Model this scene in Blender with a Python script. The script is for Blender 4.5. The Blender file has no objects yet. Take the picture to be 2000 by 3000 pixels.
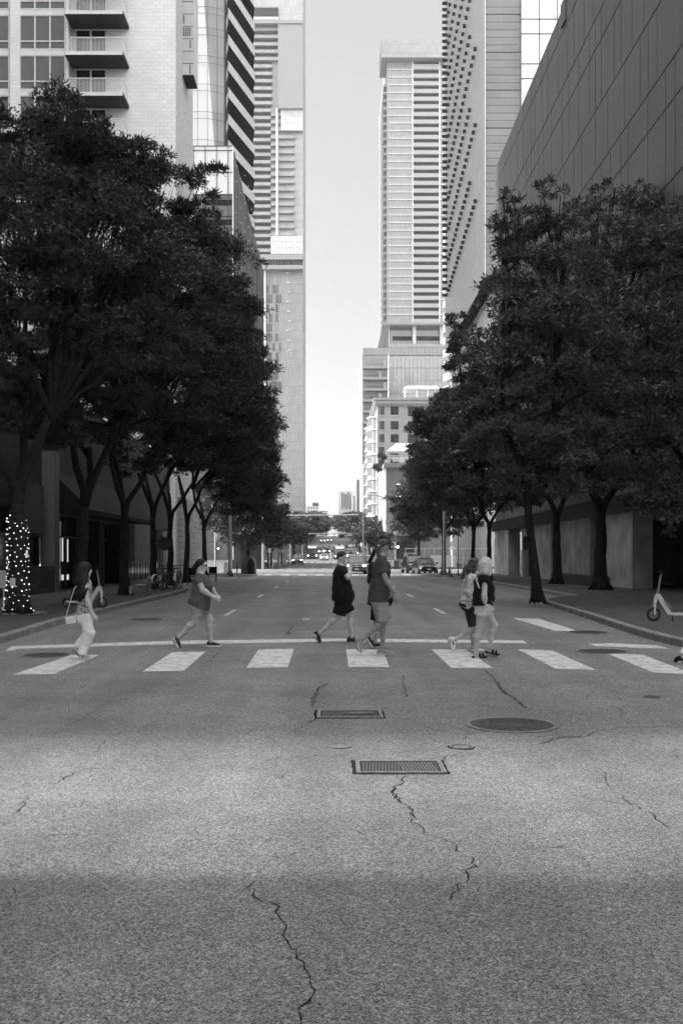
import bpy, math, random
import numpy as np
from mathutils import Vector, Matrix
PI = math.pi
SC = bpy.context.scene
COL = SC.collection
random.seed(7)
# ------------------------------------------------------------------ camera, sky, sun, exposure
H = 1.68            # eye height
cam_d = bpy.data.cameras.new('camera'); cam = bpy.data.objects.new('camera', cam_d); COL.objects.link(cam)
cam.location = (0, 0, H); cam.rotation_euler = (math.radians(90), 0, 0)
cam_d.sensor_fit = 'VERTICAL'; cam_d.sensor_height = 36; cam_d.sensor_width = 24
cam_d.lens = 35.4; cam_d.shift_x = 25/3000; cam_d.shift_y = 128/3000
cam_d.clip_start = 0.1; cam_d.clip_end = 6000
SC.camera = cam
SUN_EL = math.radians(33); SUN_AZ = math.radians(-90)      # azimuth measured from +Y (down the street), negative = left
w = bpy.data.worlds.new('World'); SC.world = w; w.use_nodes = True
nt = w.node_tree; nt.nodes.clear()
sky = nt.nodes.new('ShaderNodeTexSky'); sky.sky_type = 'NISHITA'; sky.sun_disc = False
sky.sun_elevation = SUN_EL; sky.sun_rotation = SUN_AZ; sky.dust_density = 3.0; sky.air_density = 1.0
bw = nt.nodes.new('ShaderNodeRGBToBW'); bg = nt.nodes.new('ShaderNodeBackground'); wo = nt.nodes.new('ShaderNodeOutputWorld')
bg.inputs['Strength'].default_value = 0.13
# added fill: sky brightened overhead and behind the camera to lift shaded ground
tcw = nt.nodes.new('ShaderNodeTexCoord'); dp = nt.nodes.new('ShaderNodeVectorMath'); dp.operation = 'DOT_PRODUCT'
dp.inputs[1].default_value = (-.15, -.75, .62); nt.links.new(tcw.outputs['Generated'], dp.inputs[0])
cm = nt.nodes.new('ShaderNodeMapRange'); cm.interpolation_type = 'SMOOTHSTEP'
cm.inputs['From Min'].default_value = -.35; cm.inputs['From Max'].default_value = .75; cm.inputs['To Min'].default_value = 1.0; cm.inputs['To Max'].default_value = 4.5
nt.links.new(dp.outputs['Value'], cm.inputs['Value'])
ml = nt.nodes.new('ShaderNodeMath'); ml.operation = 'MULTIPLY'
nt.links.new(sky.outputs[0], bw.inputs[0]); 
mm = nt.nodes.new('ShaderNodeMapRange'); mm.clamp = False     # an even veil of high haze over the clear sky
mm.inputs['From Min'].default_value = 0; mm.inputs['From Max'].default_value = 10; mm.inputs['To Min'].default_value = 1.6; mm.inputs['To Max'].default_value = 1.6+10*.3
nt.links.new(bw.outputs[0], mm.inputs['Value']); nt.links.new(mm.outputs[0], ml.inputs[0]); nt.links.new(cm.outputs[0], ml.inputs[1]); nt.links.new(ml.outputs[0], bg.inputs[0]); nt.links.new(bg.outputs[0], wo.inputs[0])
sl = bpy.data.lights.new('sun', 'SUN'); sl.energy = 3.4; sl.angle = math.radians(2.4); sl.color = (1, 1, 1)
so = bpy.data.objects.new('sun', sl); COL.objects.link(so)
sd = Vector((math.sin(SUN_AZ)*math.cos(SUN_EL), math.cos(SUN_AZ)*math.cos(SUN_EL), math.sin(SUN_EL)))
so.rotation_euler = sd.to_track_quat('Z', 'Y').to_euler(); so.location = (-40, 0, 60)
SC.view_settings.view_transform = 'Standard'; SC.view_settings.look = 'None'
SC.view_settings.exposure = 1.2; SC.view_settings.gamma = 1.0
SC.render.engine = 'CYCLES'
try:
    SC.cycles.max_bounces = 6; SC.cycles.diffuse_bounces = 4; SC.cycles.glossy_bounces = 3; SC.cycles.transmission_bounces = 3
    SC.cycles.transparent_max_bounces = 6; SC.cycles.volume_bounces = 0; SC.cycles.use_denoising = True
    SC.cycles.sample_clamp_indirect = 4
except Exception: pass

# ------------------------------------------------------------------ helpers
def zg(y):                                   # street profile: flat, then the hill
    P = [(-50, 0), (150, 0), (200, .35), (240, .95), (320, 3.0), (400, 7.0), (500, 10.6), (640, 14.0), (760, 15.2), (1200, 14), (3000, 10)]
    if y <= P[0][0]: return P[0][1]
    for (a, za), (b, zb) in zip(P, P[1:]):
        if y <= b: return za+(zb-za)*(y-a)/(b-a)
    return P[-1][1]
def X(px, d): return (px-975)/2950*d
def Z(py, d): return H-(py-1628)/2950*d
def D(py, z=0.0): return (H-z)*2950/(py-1628)
def tag(o, label=None, cat=None, group=None, kind=None):
    if label: o['label'] = label
    if cat: o['category'] = cat
    if group: o['group'] = group
    if kind: o['kind'] = kind
    return o
def thing(name, loc, label, cat, group=None, rz=0):
    o = bpy.data.objects.new(name, None); COL.objects.link(o); o.location = loc; o.rotation_euler = (0, 0, rz)
    o.empty_display_size = 0.2
    return tag(o, label, cat, group)
def copy_tree(o, parent=None):
    c = o.copy(); COL.objects.link(c); c.parent = parent
    for ch in [q for q in o.children]: copy_tree(ch, c)
    return c
def link_mesh(name, V, F, mats, parent=None, smooth=False, mi=None, world=True):
    me = bpy.data.meshes.new(name)
    V = np.asarray(V, dtype=np.float32)
    if parent is not None and world:
        p = parent; off = Vector((0, 0, 0))
        while p is not None: off += p.location; p = p.parent
        V = V-np.array(off, dtype=np.float32)
    me.from_pydata(V.tolist(), [], F if isinstance(F, list) else F.tolist())
    if not isinstance(mats, (list, tuple)): mats = [mats]
    for m in mats: me.materials.append(m)
    if mi is not None: me.polygons.foreach_set('material_index', mi)
    if smooth: me.polygons.foreach_set('use_smooth', [True]*len(me.polygons))
    me.update()
    o = bpy.data.objects.new(name, me); COL.objects.link(o)
    if parent is not None: o.parent = parent
    return o
class MB:
    def __init__(s): s.v = []; s.f = []; s.m = []
    def add(s, V, F, m=0):
        b = len(s.v); s.v += [tuple(p) for p in V]; s.f += [tuple(b+i for i in f) for f in F]; s.m += [m]*len(F); return s
    def box(s, x0, x1, y0, y1, z0, z1, m=0):
        V = [(x0,y0,z0),(x1,y0,z0),(x1,y1,z0),(x0,y1,z0),(x0,y0,z1),(x1,y0,z1),(x1,y1,z1),(x0,y1,z1)]
        return s.add(V, [(0,3,2,1),(4,5,6,7),(0,1,5,4),(1,2,6,5),(2,3,7,6),(3,0,4,7)], m)
    def bbox(s, x0, x1, y0, y1, z0, z1, b, m=0):      # box with bevelled vertical+top edges
        def ring(i, z): return [(x0+b+i,y0+i,z),(x1-b-i,y0+i,z),(x1-i,y0+b+i,z),(x1-i,y1-b-i,z),(x1-b-i,y1-i,z),(x0+b+i,y1-i,z),(x0+i,y1-b-i,z),(x0+i,y0+b+i,z)]
        return s.loft([ring(0, z0), ring(0, z1-b), ring(b*.7, z1)], m=m)
    def loft(s, rings, m=0, cap=True, close=True):
        n = len(rings[0]); V = [p for r in rings for p in r]; F = []
        for i in range(len(rings)-1):
            for j in range(n if close else n-1):
                k = (j+1) % n; F.append((i*n+j, i*n+k, (i+1)*n+k, (i+1)*n+j))
        if cap: F.append(tuple(range(n))[::-1]); F.append(tuple((len(rings)-1)*n+j for j in range(n)))
        return s.add(V, F, m)
    def prism(s, poly, z0, z1, m=0):
        return s.loft([[(x, y, z0) for x, y in poly], [(x, y, z1) for x, y in poly]], m)
    def quad(s, a, b, c, d, m=0): return s.add([a, b, c, d], [(0, 1, 2, 3)], m)
    def tube(s, pts, rs, n=8, m=0, cap=True):
        pts = [Vector(p) for p in pts]
        if not isinstance(rs, (list, tuple)): rs = [rs]*len(pts)
        rings = []; ref = None
        for i, p in enumerate(pts):
            t = (pts[min(i+1, len(pts)-1)]-pts[max(i-1, 0)]).normalized()
            if ref is None: ref = Vector((0, 0, 1)) if abs(t.z) < .9 else Vector((1, 0, 0))
            u = t.cross(ref).normalized(); v = t.cross(u).normalized(); ref = u.cross(t) if False else ref
            rings.append([p+(u*math.cos(a)+v*math.sin(a))*rs[i] for a in [2*PI*k/n for k in range(n)]])
        return s.loft(rings, m, cap)
    def lathe(s, prof, c=(0, 0, 0), n=16, m=0, cap=True):
        return s.loft([[(c[0]+r*math.cos(2*PI*k/n), c[1]+r*math.sin(2*PI*k/n), c[2]+z) for k in range(n)] for r, z in prof], m, cap)
    def disc(s, c, axis, r, t, n=20, m=0):            # short cylinder along axis
        c = Vector(c); a = Vector(axis).normalized(); return s.tube([c-a*t/2, c+a*t/2], r, n, m)
    def sphere(s, c, r, n=8, m=0, sc=(1, 1, 1)):
        rings = []
        for i in range(n+1):
            th = PI*(i+.02)/(n+.04); rings.append([(c[0]+sc[0]*r*math.sin(th)*math.cos(2*PI*k/(n*2)), c[1]+sc[1]*r*math.sin(th)*math.sin(2*PI*k/(n*2)), c[2]+sc[2]*r*math.cos(th)) for k in range(n*2)][::-1])
        return s.loft(rings, m)
    def build(s, name, mats, parent=None, smooth=False, world=True):
        return link_mesh(name, s.v, s.f, mats, parent, smooth, s.m, world)

# ------------------------------------------------------------------ materials (the photograph is black and white: every base colour is a grey)
MATS = {}
def mat(name, g, rough=.7, spec=.5, metal=0, noise=0, nscale=3., detail=6, bump=0, bscale=20, emit=0, coat=0, extra=None):
    if name in MATS: return MATS[name]
    m = bpy.data.materials.new(name); m.use_nodes = True; t = m.node_tree; b = t.nodes['Principled BSDF']
    b.inputs['Base Color'].default_value = (g, g, g, 1); b.inputs['Roughness'].default_value = rough
    b.inputs['Metallic'].default_value = metal; b.inputs['Specular IOR Level'].default_value = spec
    if coat: b.inputs['Coat Weight'].default_value = coat
    tc = t.nodes.new('ShaderNodeTexCoord')
    if noise:
        n = t.nodes.new('ShaderNodeTexNoise'); n.inputs['Scale'].default_value = nscale; n.inputs['Detail'].default_value = detail
        r = t.nodes.new('ShaderNodeMapRange'); r.inputs['From Min'].default_value = .3; r.inputs['From Max'].default_value = .7
        r.inputs['To Min'].default_value = g*(1-noise); r.inputs['To Max'].default_value = g*(1+noise)
        t.links.new(tc.outputs['Object'], n.inputs['Vector']); t.links.new(n.outputs['Fac'], r.inputs['Value']); t.links.new(r.outputs[0], b.inputs['Base Color'])
    if bump:
        n2 = t.nodes.new('ShaderNodeTexNoise'); n2.inputs['Scale'].default_value = bscale; n2.inputs['Detail'].default_value = 5
        bp = t.nodes.new('ShaderNodeBump'); bp.inputs['Strength'].default_value = bump; bp.inputs['Distance'].default_value = .02
        t.links.new(tc.outputs['Object'], n2.inputs['Vector']); t.links.new(n2.outputs['Fac'], bp.inputs['Height']); t.links.new(bp.outputs[0], b.inputs['Normal'])
    if emit:
        b.inputs['Emission Color'].default_value = (1, 1, 1, 1); b.inputs['Emission Strength'].default_value = emit
    if extra: extra(t, b, tc)
    MATS[name] = m; return m
def brick_extra(g1, g2, mortar, bw_, bh, axis='xz', mort=.02, bumpd=.3):
    def f(t, b, tc):
        s = t.nodes.new('ShaderNodeSeparateXYZ'); c = t.nodes.new('ShaderNodeCombineXYZ'); k = t.nodes.new('ShaderNodeTexBrick')
        t.links.new(tc.outputs['Object'], s.inputs[0])
        t.links.new(s.outputs[{'x': 0, 'y': 1}[axis[0]]], c.inputs[0]); t.links.new(s.outputs[1 if axis == 'xy' else 2], c.inputs[1])
        k.inputs['Scale'].default_value = 1; k.inputs['Brick Width'].default_value = bw_; k.inputs['Row Height'].default_value = bh
        k.inputs['Mortar Size'].default_value = mort
        k.inputs['Color1'].default_value = (g1,)*3+(1,); k.inputs['Color2'].default_value = (g2,)*3+(1,); k.inputs['Mortar'].default_value = (mortar,)*3+(1,)
        n = t.nodes.new('ShaderNodeTexNoise'); n.inputs['Scale'].default_value = .35; n.inputs['Detail'].default_value = 8
        mr = t.nodes.new('ShaderNodeMapRange'); mr.inputs['To Min'].default_value = .8; mr.inputs['To Max'].default_value = 1.2
        mx = t.nodes.new('ShaderNodeVectorMath'); mx.operation = 'MULTIPLY'
        t.links.new(tc.outputs['Object'], n.inputs['Vector']); t.links.new(n.outputs['Fac'], mr.inputs[0])
        t.links.new(c.outputs[0], k.inputs['Vector']); t.links.new(k.outputs['Color'], mx.inputs[0]); t.links.new(mr.outputs[0], mx.inputs[1])
        t.links.new(mx.outputs[0], b.inputs['Base Color'])
        if bumpd:
            bp = t.nodes.new('ShaderNodeBump'); bp.inputs['Strength'].default_value = bumpd; bp.inputs['Distance'].default_value = .02; bp.invert = True
            t.links.new(k.outputs['Fac'], bp.inputs['Height']); t.links.new(bp.outputs[0], b.inputs['Normal'])
    return f
def asphalt_extra(base, big=.17):
    def f(t, b, tc):
        L = t.links
        def noise(sc, det=4, rough=.6):
            n = t.nodes.new('ShaderNodeTexNoise'); n.inputs['Scale'].default_value = sc; n.inputs['Detail'].default_value = det; n.inputs['Roughness'].default_value = rough
            L.new(tc.outputs['Object'], n.inputs['Vector']); return n
        def rng(src, a, c, fa=.3, fb=.7):
            r = t.nodes.new('ShaderNodeMapRange'); r.inputs['From Min'].default_value = fa; r.inputs['From Max'].default_value = fb
            r.inputs['To Min'].default_value = a; r.inputs['To Max'].default_value = c; L.new(src, r.inputs['Value']); return r.outputs[0]
        def mul(a, c):
            m = t.nodes.new('ShaderNodeMath'); m.operation = 'MULTIPLY'; L.new(a, m.inputs[0])
            if isinstance(c, float): m.inputs[1].default_value = c
            else: L.new(c, m.inputs[1])
            return m.outputs[0]
        v = t.nodes.new('ShaderNodeTexVoronoi'); v.inputs['Scale'].default_value = 150; L.new(tc.outputs['Object'], v.inputs['Vector'])
        sp = t.nodes.new('ShaderNodeSeparateColor'); L.new(v.outputs['Color'], sp.inputs[0])
        stone = rng(sp.outputs[0], .3, 1.95, 0, 1)
        v2 = t.nodes.new('ShaderNodeTexVoronoi'); v2.inputs['Scale'].default_value = 68; L.new(tc.outputs['Object'], v2.inputs['Vector'])
        sp2 = t.nodes.new('ShaderNodeSeparateColor'); L.new(v2.outputs['Color'], sp2.inputs[0])
        stone2 = rng(sp2.outputs[0], .7, 1.35, 0, 1)
        wide = rng(noise(.35, 6).outputs['Fac'], 1-big, 1+big)
        mid = rng(noise(1.6, 9, .75).outputs['Fac'], .84, 1.14)
        # wheel-polished lanes: stretched noise along the street
        mp = t.nodes.new('ShaderNodeMapping'); mp.inputs['Scale'].default_value = (1.1, .05, 1); L.new(tc.outputs['Object'], mp.inputs[0])
        n3 = t.nodes.new('ShaderNodeTexNoise'); n3.inputs['Scale'].default_value = 1; n3.inputs['Detail'].default_value = 3; L.new(mp.outputs[0], n3.inputs['Vector'])
        lane = rng(n3.outputs['Fac'], .78, 1.14)
        c = mul(mul(mul(mul(mul(stone, stone2), wide), mid), lane), base)
        cr = t.nodes.new('ShaderNodeCombineColor')
        for i in range(3): L.new(c, cr.inputs[i])
        L.new(cr.outputs[0], b.inputs['Base Color'])
        bp = t.nodes.new('ShaderNodeBump'); bp.inputs['Strength'].default_value = .55; bp.inputs['Distance'].default_value = .006
        L.new(v.outputs['Distance'], bp.inputs['Height']); L.new(bp.outputs[0], b.inputs['Normal'])
    return f
M_asph = mat('asphalt', .2, rough=.85, spec=.3, extra=asphalt_extra(.165))
M_asph2 = mat('asphalt_patch', .12, rough=.9, spec=.25, extra=asphalt_extra(.12))
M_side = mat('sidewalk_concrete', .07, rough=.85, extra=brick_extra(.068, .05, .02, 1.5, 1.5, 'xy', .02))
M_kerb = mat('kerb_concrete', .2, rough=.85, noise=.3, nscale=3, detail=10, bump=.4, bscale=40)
M_soil = mat('soil', .05, rough=1, noise=.3, nscale=2)
def paint_extra(base):
    def f(t, b, tc):
        L = t.links
        n = t.nodes.new('ShaderNodeTexNoise'); n.inputs['Scale'].default_value = 5; n.inputs['Detail'].default_value = 12; n.inputs['Roughness'].default_value = .75
        L.new(tc.outputs['Object'], n.inputs['Vector'])
        r = t.nodes.new('ShaderNodeMapRange'); r.inputs['From Min'].default_value = .4; r.inputs['From Max'].default_value = .54
        r.inputs['To Min'].default_value = base*.5; r.inputs['To Max'].default_value = base; L.new(n.outputs['Fac'], r.inputs['Value'])
        n2 = t.nodes.new('ShaderNodeTexNoise'); n2.inputs['Scale'].default_value = 120; L.new(tc.outputs['Object'], n2.inputs['Vector'])
        r2 = t.nodes.new('ShaderNodeMapRange'); r2.inputs['To Min'].default_value = .7; r2.inputs['To Max'].default_value = 1.3; L.new(n2.outputs['Fac'], r2.inputs['Value'])
        m = t.nodes.new('ShaderNodeMath'); m.operation = 'MULTIPLY'; L.new(r.outputs[0], m.inputs[0]); L.new(r2.outputs[0], m.inputs[1])
        L.new(m.outputs[0], b.inputs['Base Color'])
    return f
M_paint = mat('road_paint', .6, rough=.7, extra=paint_extra(.62))
M_crack = mat('crack_tar', .03, rough=1, spec=0)
M_iron = mat('cast_iron', .06, rough=.55, metal=.4, noise=.4, nscale=20, bump=.5, bscale=80)
M_ironl = mat('worn_iron', .2, rough=.5, metal=.3, noise=.3, nscale=15)
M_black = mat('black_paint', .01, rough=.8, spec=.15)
M_dark = mat('dark_grey_metal', .045, rough=.6, spec=.3)
M_steel = mat('galvanised_steel', .42, rough=.45, metal=.6, noise=.15, nscale=5)
M_white = mat('white_paint', .75, rough=.5, noise=.06, nscale=2)
M_lgrey = mat('light_grey_panel', .5, rough=.6, noise=.06, nscale=.6)
M_glassd = mat('dark_glass', .02, rough=.06, spec=.8)
M_glassm = mat('mid_glass', .12, rough=.08, spec=1.0, noise=.2, nscale=.4)
M_glassl = mat('pale_reflective_glass', .42, rough=.12, metal=.75, noise=.06, nscale=.3)
M_lamp = mat('lit_lamp', .8, emit=12)
M_glow = mat('lit_window', .8, emit=1.2)
# ------------------------------------------------------------------ the setting: ground, road, pavements
def sheet(name, xs, ys, z, m, kind='structure', f=zg):
    V = []; F = []; nx = len(xs)
    for y in ys:
        for x in xs: V.append((x, y, f(y)+z))
    for j in range(len(ys)-1):
        for i in range(nx-1): F.append((j*nx+i, j*nx+i+1, (j+1)*nx+i+1, (j+1)*nx+i))
    o = link_mesh(name, V, F, m); return tag(o, kind=kind)
YS = [-60, 0, 60, 120, 150, 175, 200, 220, 240, 280, 320, 360, 400, 450, 500, 570, 640, 700, 760, 1000, 1200, 2000, 3000]
sheet('ground', [-2500, -300, -60, 0, 60, 300, 2500], YS, -.06, M_soil)
sheet('road', [-160, 160], [-60, 18, 90, 128.5], 0, M_asph)
YS2 = [128.5, 150, 175, 200, 220, 240, 280, 320, 360, 400, 450, 500, 570, 640, 700, 760]
sheet('road_uphill', [-20, 20], YS2, .0, mat('hill_asphalt', .1, rough=.9, extra=asphalt_extra(.115)))
# pavements: kerbs follow the bulb-outs of the photograph
KL = [(-9.6, 15.6), (-7.6, 16.1), (-6.7, 17.2), (-6.35, 19), (-6.45, 21.5), (-6.7, 27), (-6.75, 46), (-7.6, 49), (-9.0, 52), (-9.25, 76), (-8.6, 79.5), (-7, 80.6), (-6.5, 82), (-6.5, 86), (-7.2, 88.8), (-9.2, 90)]
KR = [(9.2, 16.1), (7.4, 16.5), (6.5, 17.7), (6.35, 20), (6.5, 23), (6.8, 27), (7.15, 33), (7.5, 35.8), (9.0, 39.5), (9.4, 42), (9.4, 75), (9.0, 78), (7.9, 79.6), (7.5, 81.5), (7.5, 86), (8.3, 88.8), (10, 90)]
def smoothpoly(P, n=3):
    out = []
    for i in range(len(P)-1):
        p0 = P[max(i-1, 0)]; p1 = P[i]; p2 = P[i+1]; p3 = P[min(i+2, len(P)-1)]
        for k in range(n):
            t = k/n
            out.append(tuple(.5*((2*p1[a])+(-p0[a]+p2[a])*t+(2*p0[a]-5*p1[a]+4*p2[a]-p3[a])*t*t+(-p0[a]+3*p1[a]-3*p2[a]+p3[a])*t**3) for a in (0, 1)))
    out.append(P[-1]); return out
def pavement(K, side):
    K = smoothpoly(K, 3)
    off = []
    for i, p in enumerate(K):
        a = Vector(K[max(i-1, 0)]); b = Vector(K[min(i+1, len(K)-1)]); t = (b-a).normalized()
        n = Vector((-t.y, t.x))*(1 if side < 0 else -1)
        off.append((p[0]+n.x*.16, p[1]+n.y*.16))
    # kerb
    V = []; F = []; hk = .15
    for p, q in zip(K, off):
        V += [(p[0], p[1], -.02), (p[0], p[1], hk-.02), (p[0]+(q[0]-p[0])*.15, p[1]+(q[1]-p[1])*.15, hk), (q[0], q[1], hk+.003), (q[0], q[1], -.02)]
    for i in range(len(K)-1):
        for j in range(4):
            a = i*5+j; F.append((a, a+1, a+6, a+5) if side > 0 else (a, a+5, a+6, a+1))
    tag(link_mesh('kerb', V, F, M_kerb), kind='structure')
    far = 15.8 if side > 0 else -14
    V = [(x, y, .15) for x, y in off]+[(far*1.0 if 15 < y < 90 else far, y, .15) for x, y in off]
    n = len(off); V = [(x, y, .15) for x, y in off]+[(side*60, y, .15+.0) for x, y in off]
    F = [(i, i+1, n+i+1, n+i) if side < 0 else (i, n+i, n+i+1, i+1) for i in range(n-1)]
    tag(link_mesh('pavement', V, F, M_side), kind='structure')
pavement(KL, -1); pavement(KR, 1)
for sx in (-1, 1):                             # next blocks
    for (y0, y1) in ((129, 198), (224, 300), (300, 420), (440, 640)):
        ys = [y0]+[y for y in YS2 if y0 < y < y1]+[y1]
        x0, x1 = (sx*6.9, sx*60)
        V = []; F = []
        for y in ys: V += [(x0, y, zg(y)-.02), (x0, y, zg(y)+.15), (x0+sx*.2, y, zg(y)+.155), (x1, y, zg(y)+.155)]
        for i in range(len(ys)-1):
            for j in range(3): F.append((i*4+j, i*4+j+1, i*4+j+5, i*4+j+4))
        F.append((0, 1, 2, 3))
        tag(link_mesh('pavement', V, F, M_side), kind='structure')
# road markings (sheets 4 mm above)
def G(px, py, z=0): d = D(py, z); return (X(px, d), d)
def mark(name, polys, z=.004, m=M_paint, label=None, cat='road marking', group=None, one=True):
    b = MB()
    for P in polys: b.add([(x, y, zg(y)+z) for x, y in P], [tuple(range(len(P)))])
    o = b.build(name, m)
    if label: tag(o, label, cat, group)
    else: tag(o, kind='structure')
    return o
def pxpoly(*p): return [G(a, b) for a, b in p][::1]
stripes = [((38,1977),(158,1975),(292,1919),(207,1920)), ((417,1968),(538,1966),(603,1909),(505,1911)), ((722,1957),(843,1955),(861,1901),(757,1903)),
           ((1020,1954),(1140,1955),(1120,1904),(1014,1902)), ((1321,1957),(1443,1958),(1363,1903),(1263,1903)), ((1627,1960),(1744,1963),(1615,1906),(1516,1903)), ((1913,1971),(2035,1977),(1882,1919),(1776,1915))]
nm = ['leftmost crosswalk bar under the woman in white trousers', 'second crosswalk bar from the left with a worn crack', 'third crosswalk bar from the left in the empty lane', 'crosswalk bar under the shoes of the ponytail man', 'crosswalk bar under the sandals of the blonde woman', 'slanted white crosswalk bar second from the right', 'rightmost slanted crosswalk bar beside the black manhole']
for s_, l_ in zip(stripes, nm): mark('crosswalk_bar', [pxpoly(*s_)], label=l_, cat='crosswalk stripe', group='white bars of the near crosswalk')
mark('stop_line', [pxpoly((17,1908),(60,1901),(500,1888),(1000,1880),(1545,1885),(1530,1877),(1000,1871),(500,1878),(35,1894))], label='long thin white stop line just behind the crosswalk bars', cat='stop line')
mark('crosswalk_bar', [pxpoly((1500,1811),(1578,1813),(1692,1849),(1625,1849))], label='short white bar lying beyond the stop line near the right kerb', cat='crosswalk stripe', group='white bars by the right kerb')
mark('road_line', [pxpoly((1720,1887),(1790,1885),(1920,1891),(1962,1901),(1880,1899),(1745,1893))], label='thin curved white line between the right kerb and the manhole', cat='road line', group='white bars by the right kerb')
for side, x0 in ((-1, -3.02), (1, 3.22)):
    k = 0
    for y0 in (28.2 if side < 0 else 29, 40.6, 52.4, 64.6, 77):
        k += 1
        mark('lane_dash', [[(x0-.06, y0), (x0+.06, y0), (x0+.06, y0+3.0), (x0-.06, y0+3.0)]], label='short white lane dash, %s of the %s row counted from the crosswalk' % (['first','second','third','fourth','fifth'][k-1], 'left' if side < 0 else 'right'), cat='lane dash', group='white lane dashes on the near street')
mark('lane_dash', [pxpoly((886,1816),(906,1815),(906,1812),(886,1813))], label='tiny faint white tick in the middle lane left of the man in black', cat='lane dash')
for x0 in (-3.0, .1, 3.2):
    mark('far_lane_lines', [[(x0-.07, y0), (x0+.07, y0), (x0+.07, y0+5.0), (x0-.07, y0+5.0)] for y0 in range(132, 194, 10)]+[[(x0-.07, y0), (x0+.07, y0), (x0+.07, y0+6.0), (x0-.07, y0+6.0)] for y0 in range(228, 620, 14)])
mark('far_crosswalk_bars', [[(x0, y0), (x0+.7, y0), (x0+.7, y0+2.6), (x0, y0+2.6)] for x0 in np.arange(-6, 6.2, 1.5) for y0 in (86.5, 129.5, 199.5, 222)])
mark('far_stop_line', [[(-6.4, 84), (7, 84), (7, 84.6), (-6.4, 84.6)], [(-6.4, 134), (0, 134), (0, 134.6), (-6.4, 134.6)]])
# darker resurfaced patches and trench cuts
mark('asphalt_patch', [pxpoly((905,1847),(1295,1847),(1310,1858),(1310,1861),(843,1861),(848,1855))], .002, mat('asphalt_cut', .13, rough=.9, extra=asphalt_extra(.165)))
def strip(pts, wd):
    L_ = []; R_ = []
    for i, p in enumerate(pts):
        a = Vector(pts[max(i-1, 0)]); b = Vector(pts[min(i+1, len(pts)-1)]); t = (b-a).normalized(); n = Vector((-t.y, t.x)); ww = wd[i] if isinstance(wd, list) else wd
        L_.append((p[0]+n.x*ww/2, p[1]+n.y*ww/2)); R_.append((p[0]-n.x*ww/2, p[1]-n.y*ww/2))
    V = [(x, y, .003) for x, y in L_]+[(x, y, .003) for x, y in R_]; n = len(pts)
    return V, [(i, n+i, n+i+1, i+1) for i in range(n-1)]
def crack(ctrl, wd=.012, jag=.35, seed=0, px=True):
    r = random.Random(seed); P = [G(*c) for c in ctrl] if px else ctrl
    out = [P[0]]
    for a, b in zip(P, P[1:]):
        L = math.dist(a, b); n = max(2, int(L/.045))
        for k in range(1, n+1):
            t = k/n; j = 0 if k == n else min(.035, L*.25)*jag*2
            out.append((a[0]+(b[0]-a[0])*t+r.uniform(-j, j), a[1]+(b[1]-a[1])*t+r.uniform(-j, j)*1.6))
    w_ = [wd*.62*r.uniform(.2, 1.7)*(.3 if i in (0, len(out)-1) else 1) for i in range(len(out))]
    return strip(out, w_)
def c3(*pts): return [(650+a/1.8447, 2300+b/1.8447) for a, b in pts]
def c2(*pts): return [(850+a/1.8447, 2000+b/1.8447) for a, b in pts]
def c4(*pts): return [(a/1.568, 1850+b/1.568) for a, b in pts]
def c5(*pts): return [(1000+a/1.568, 1850+b/1.568) for a, b in pts]
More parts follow.
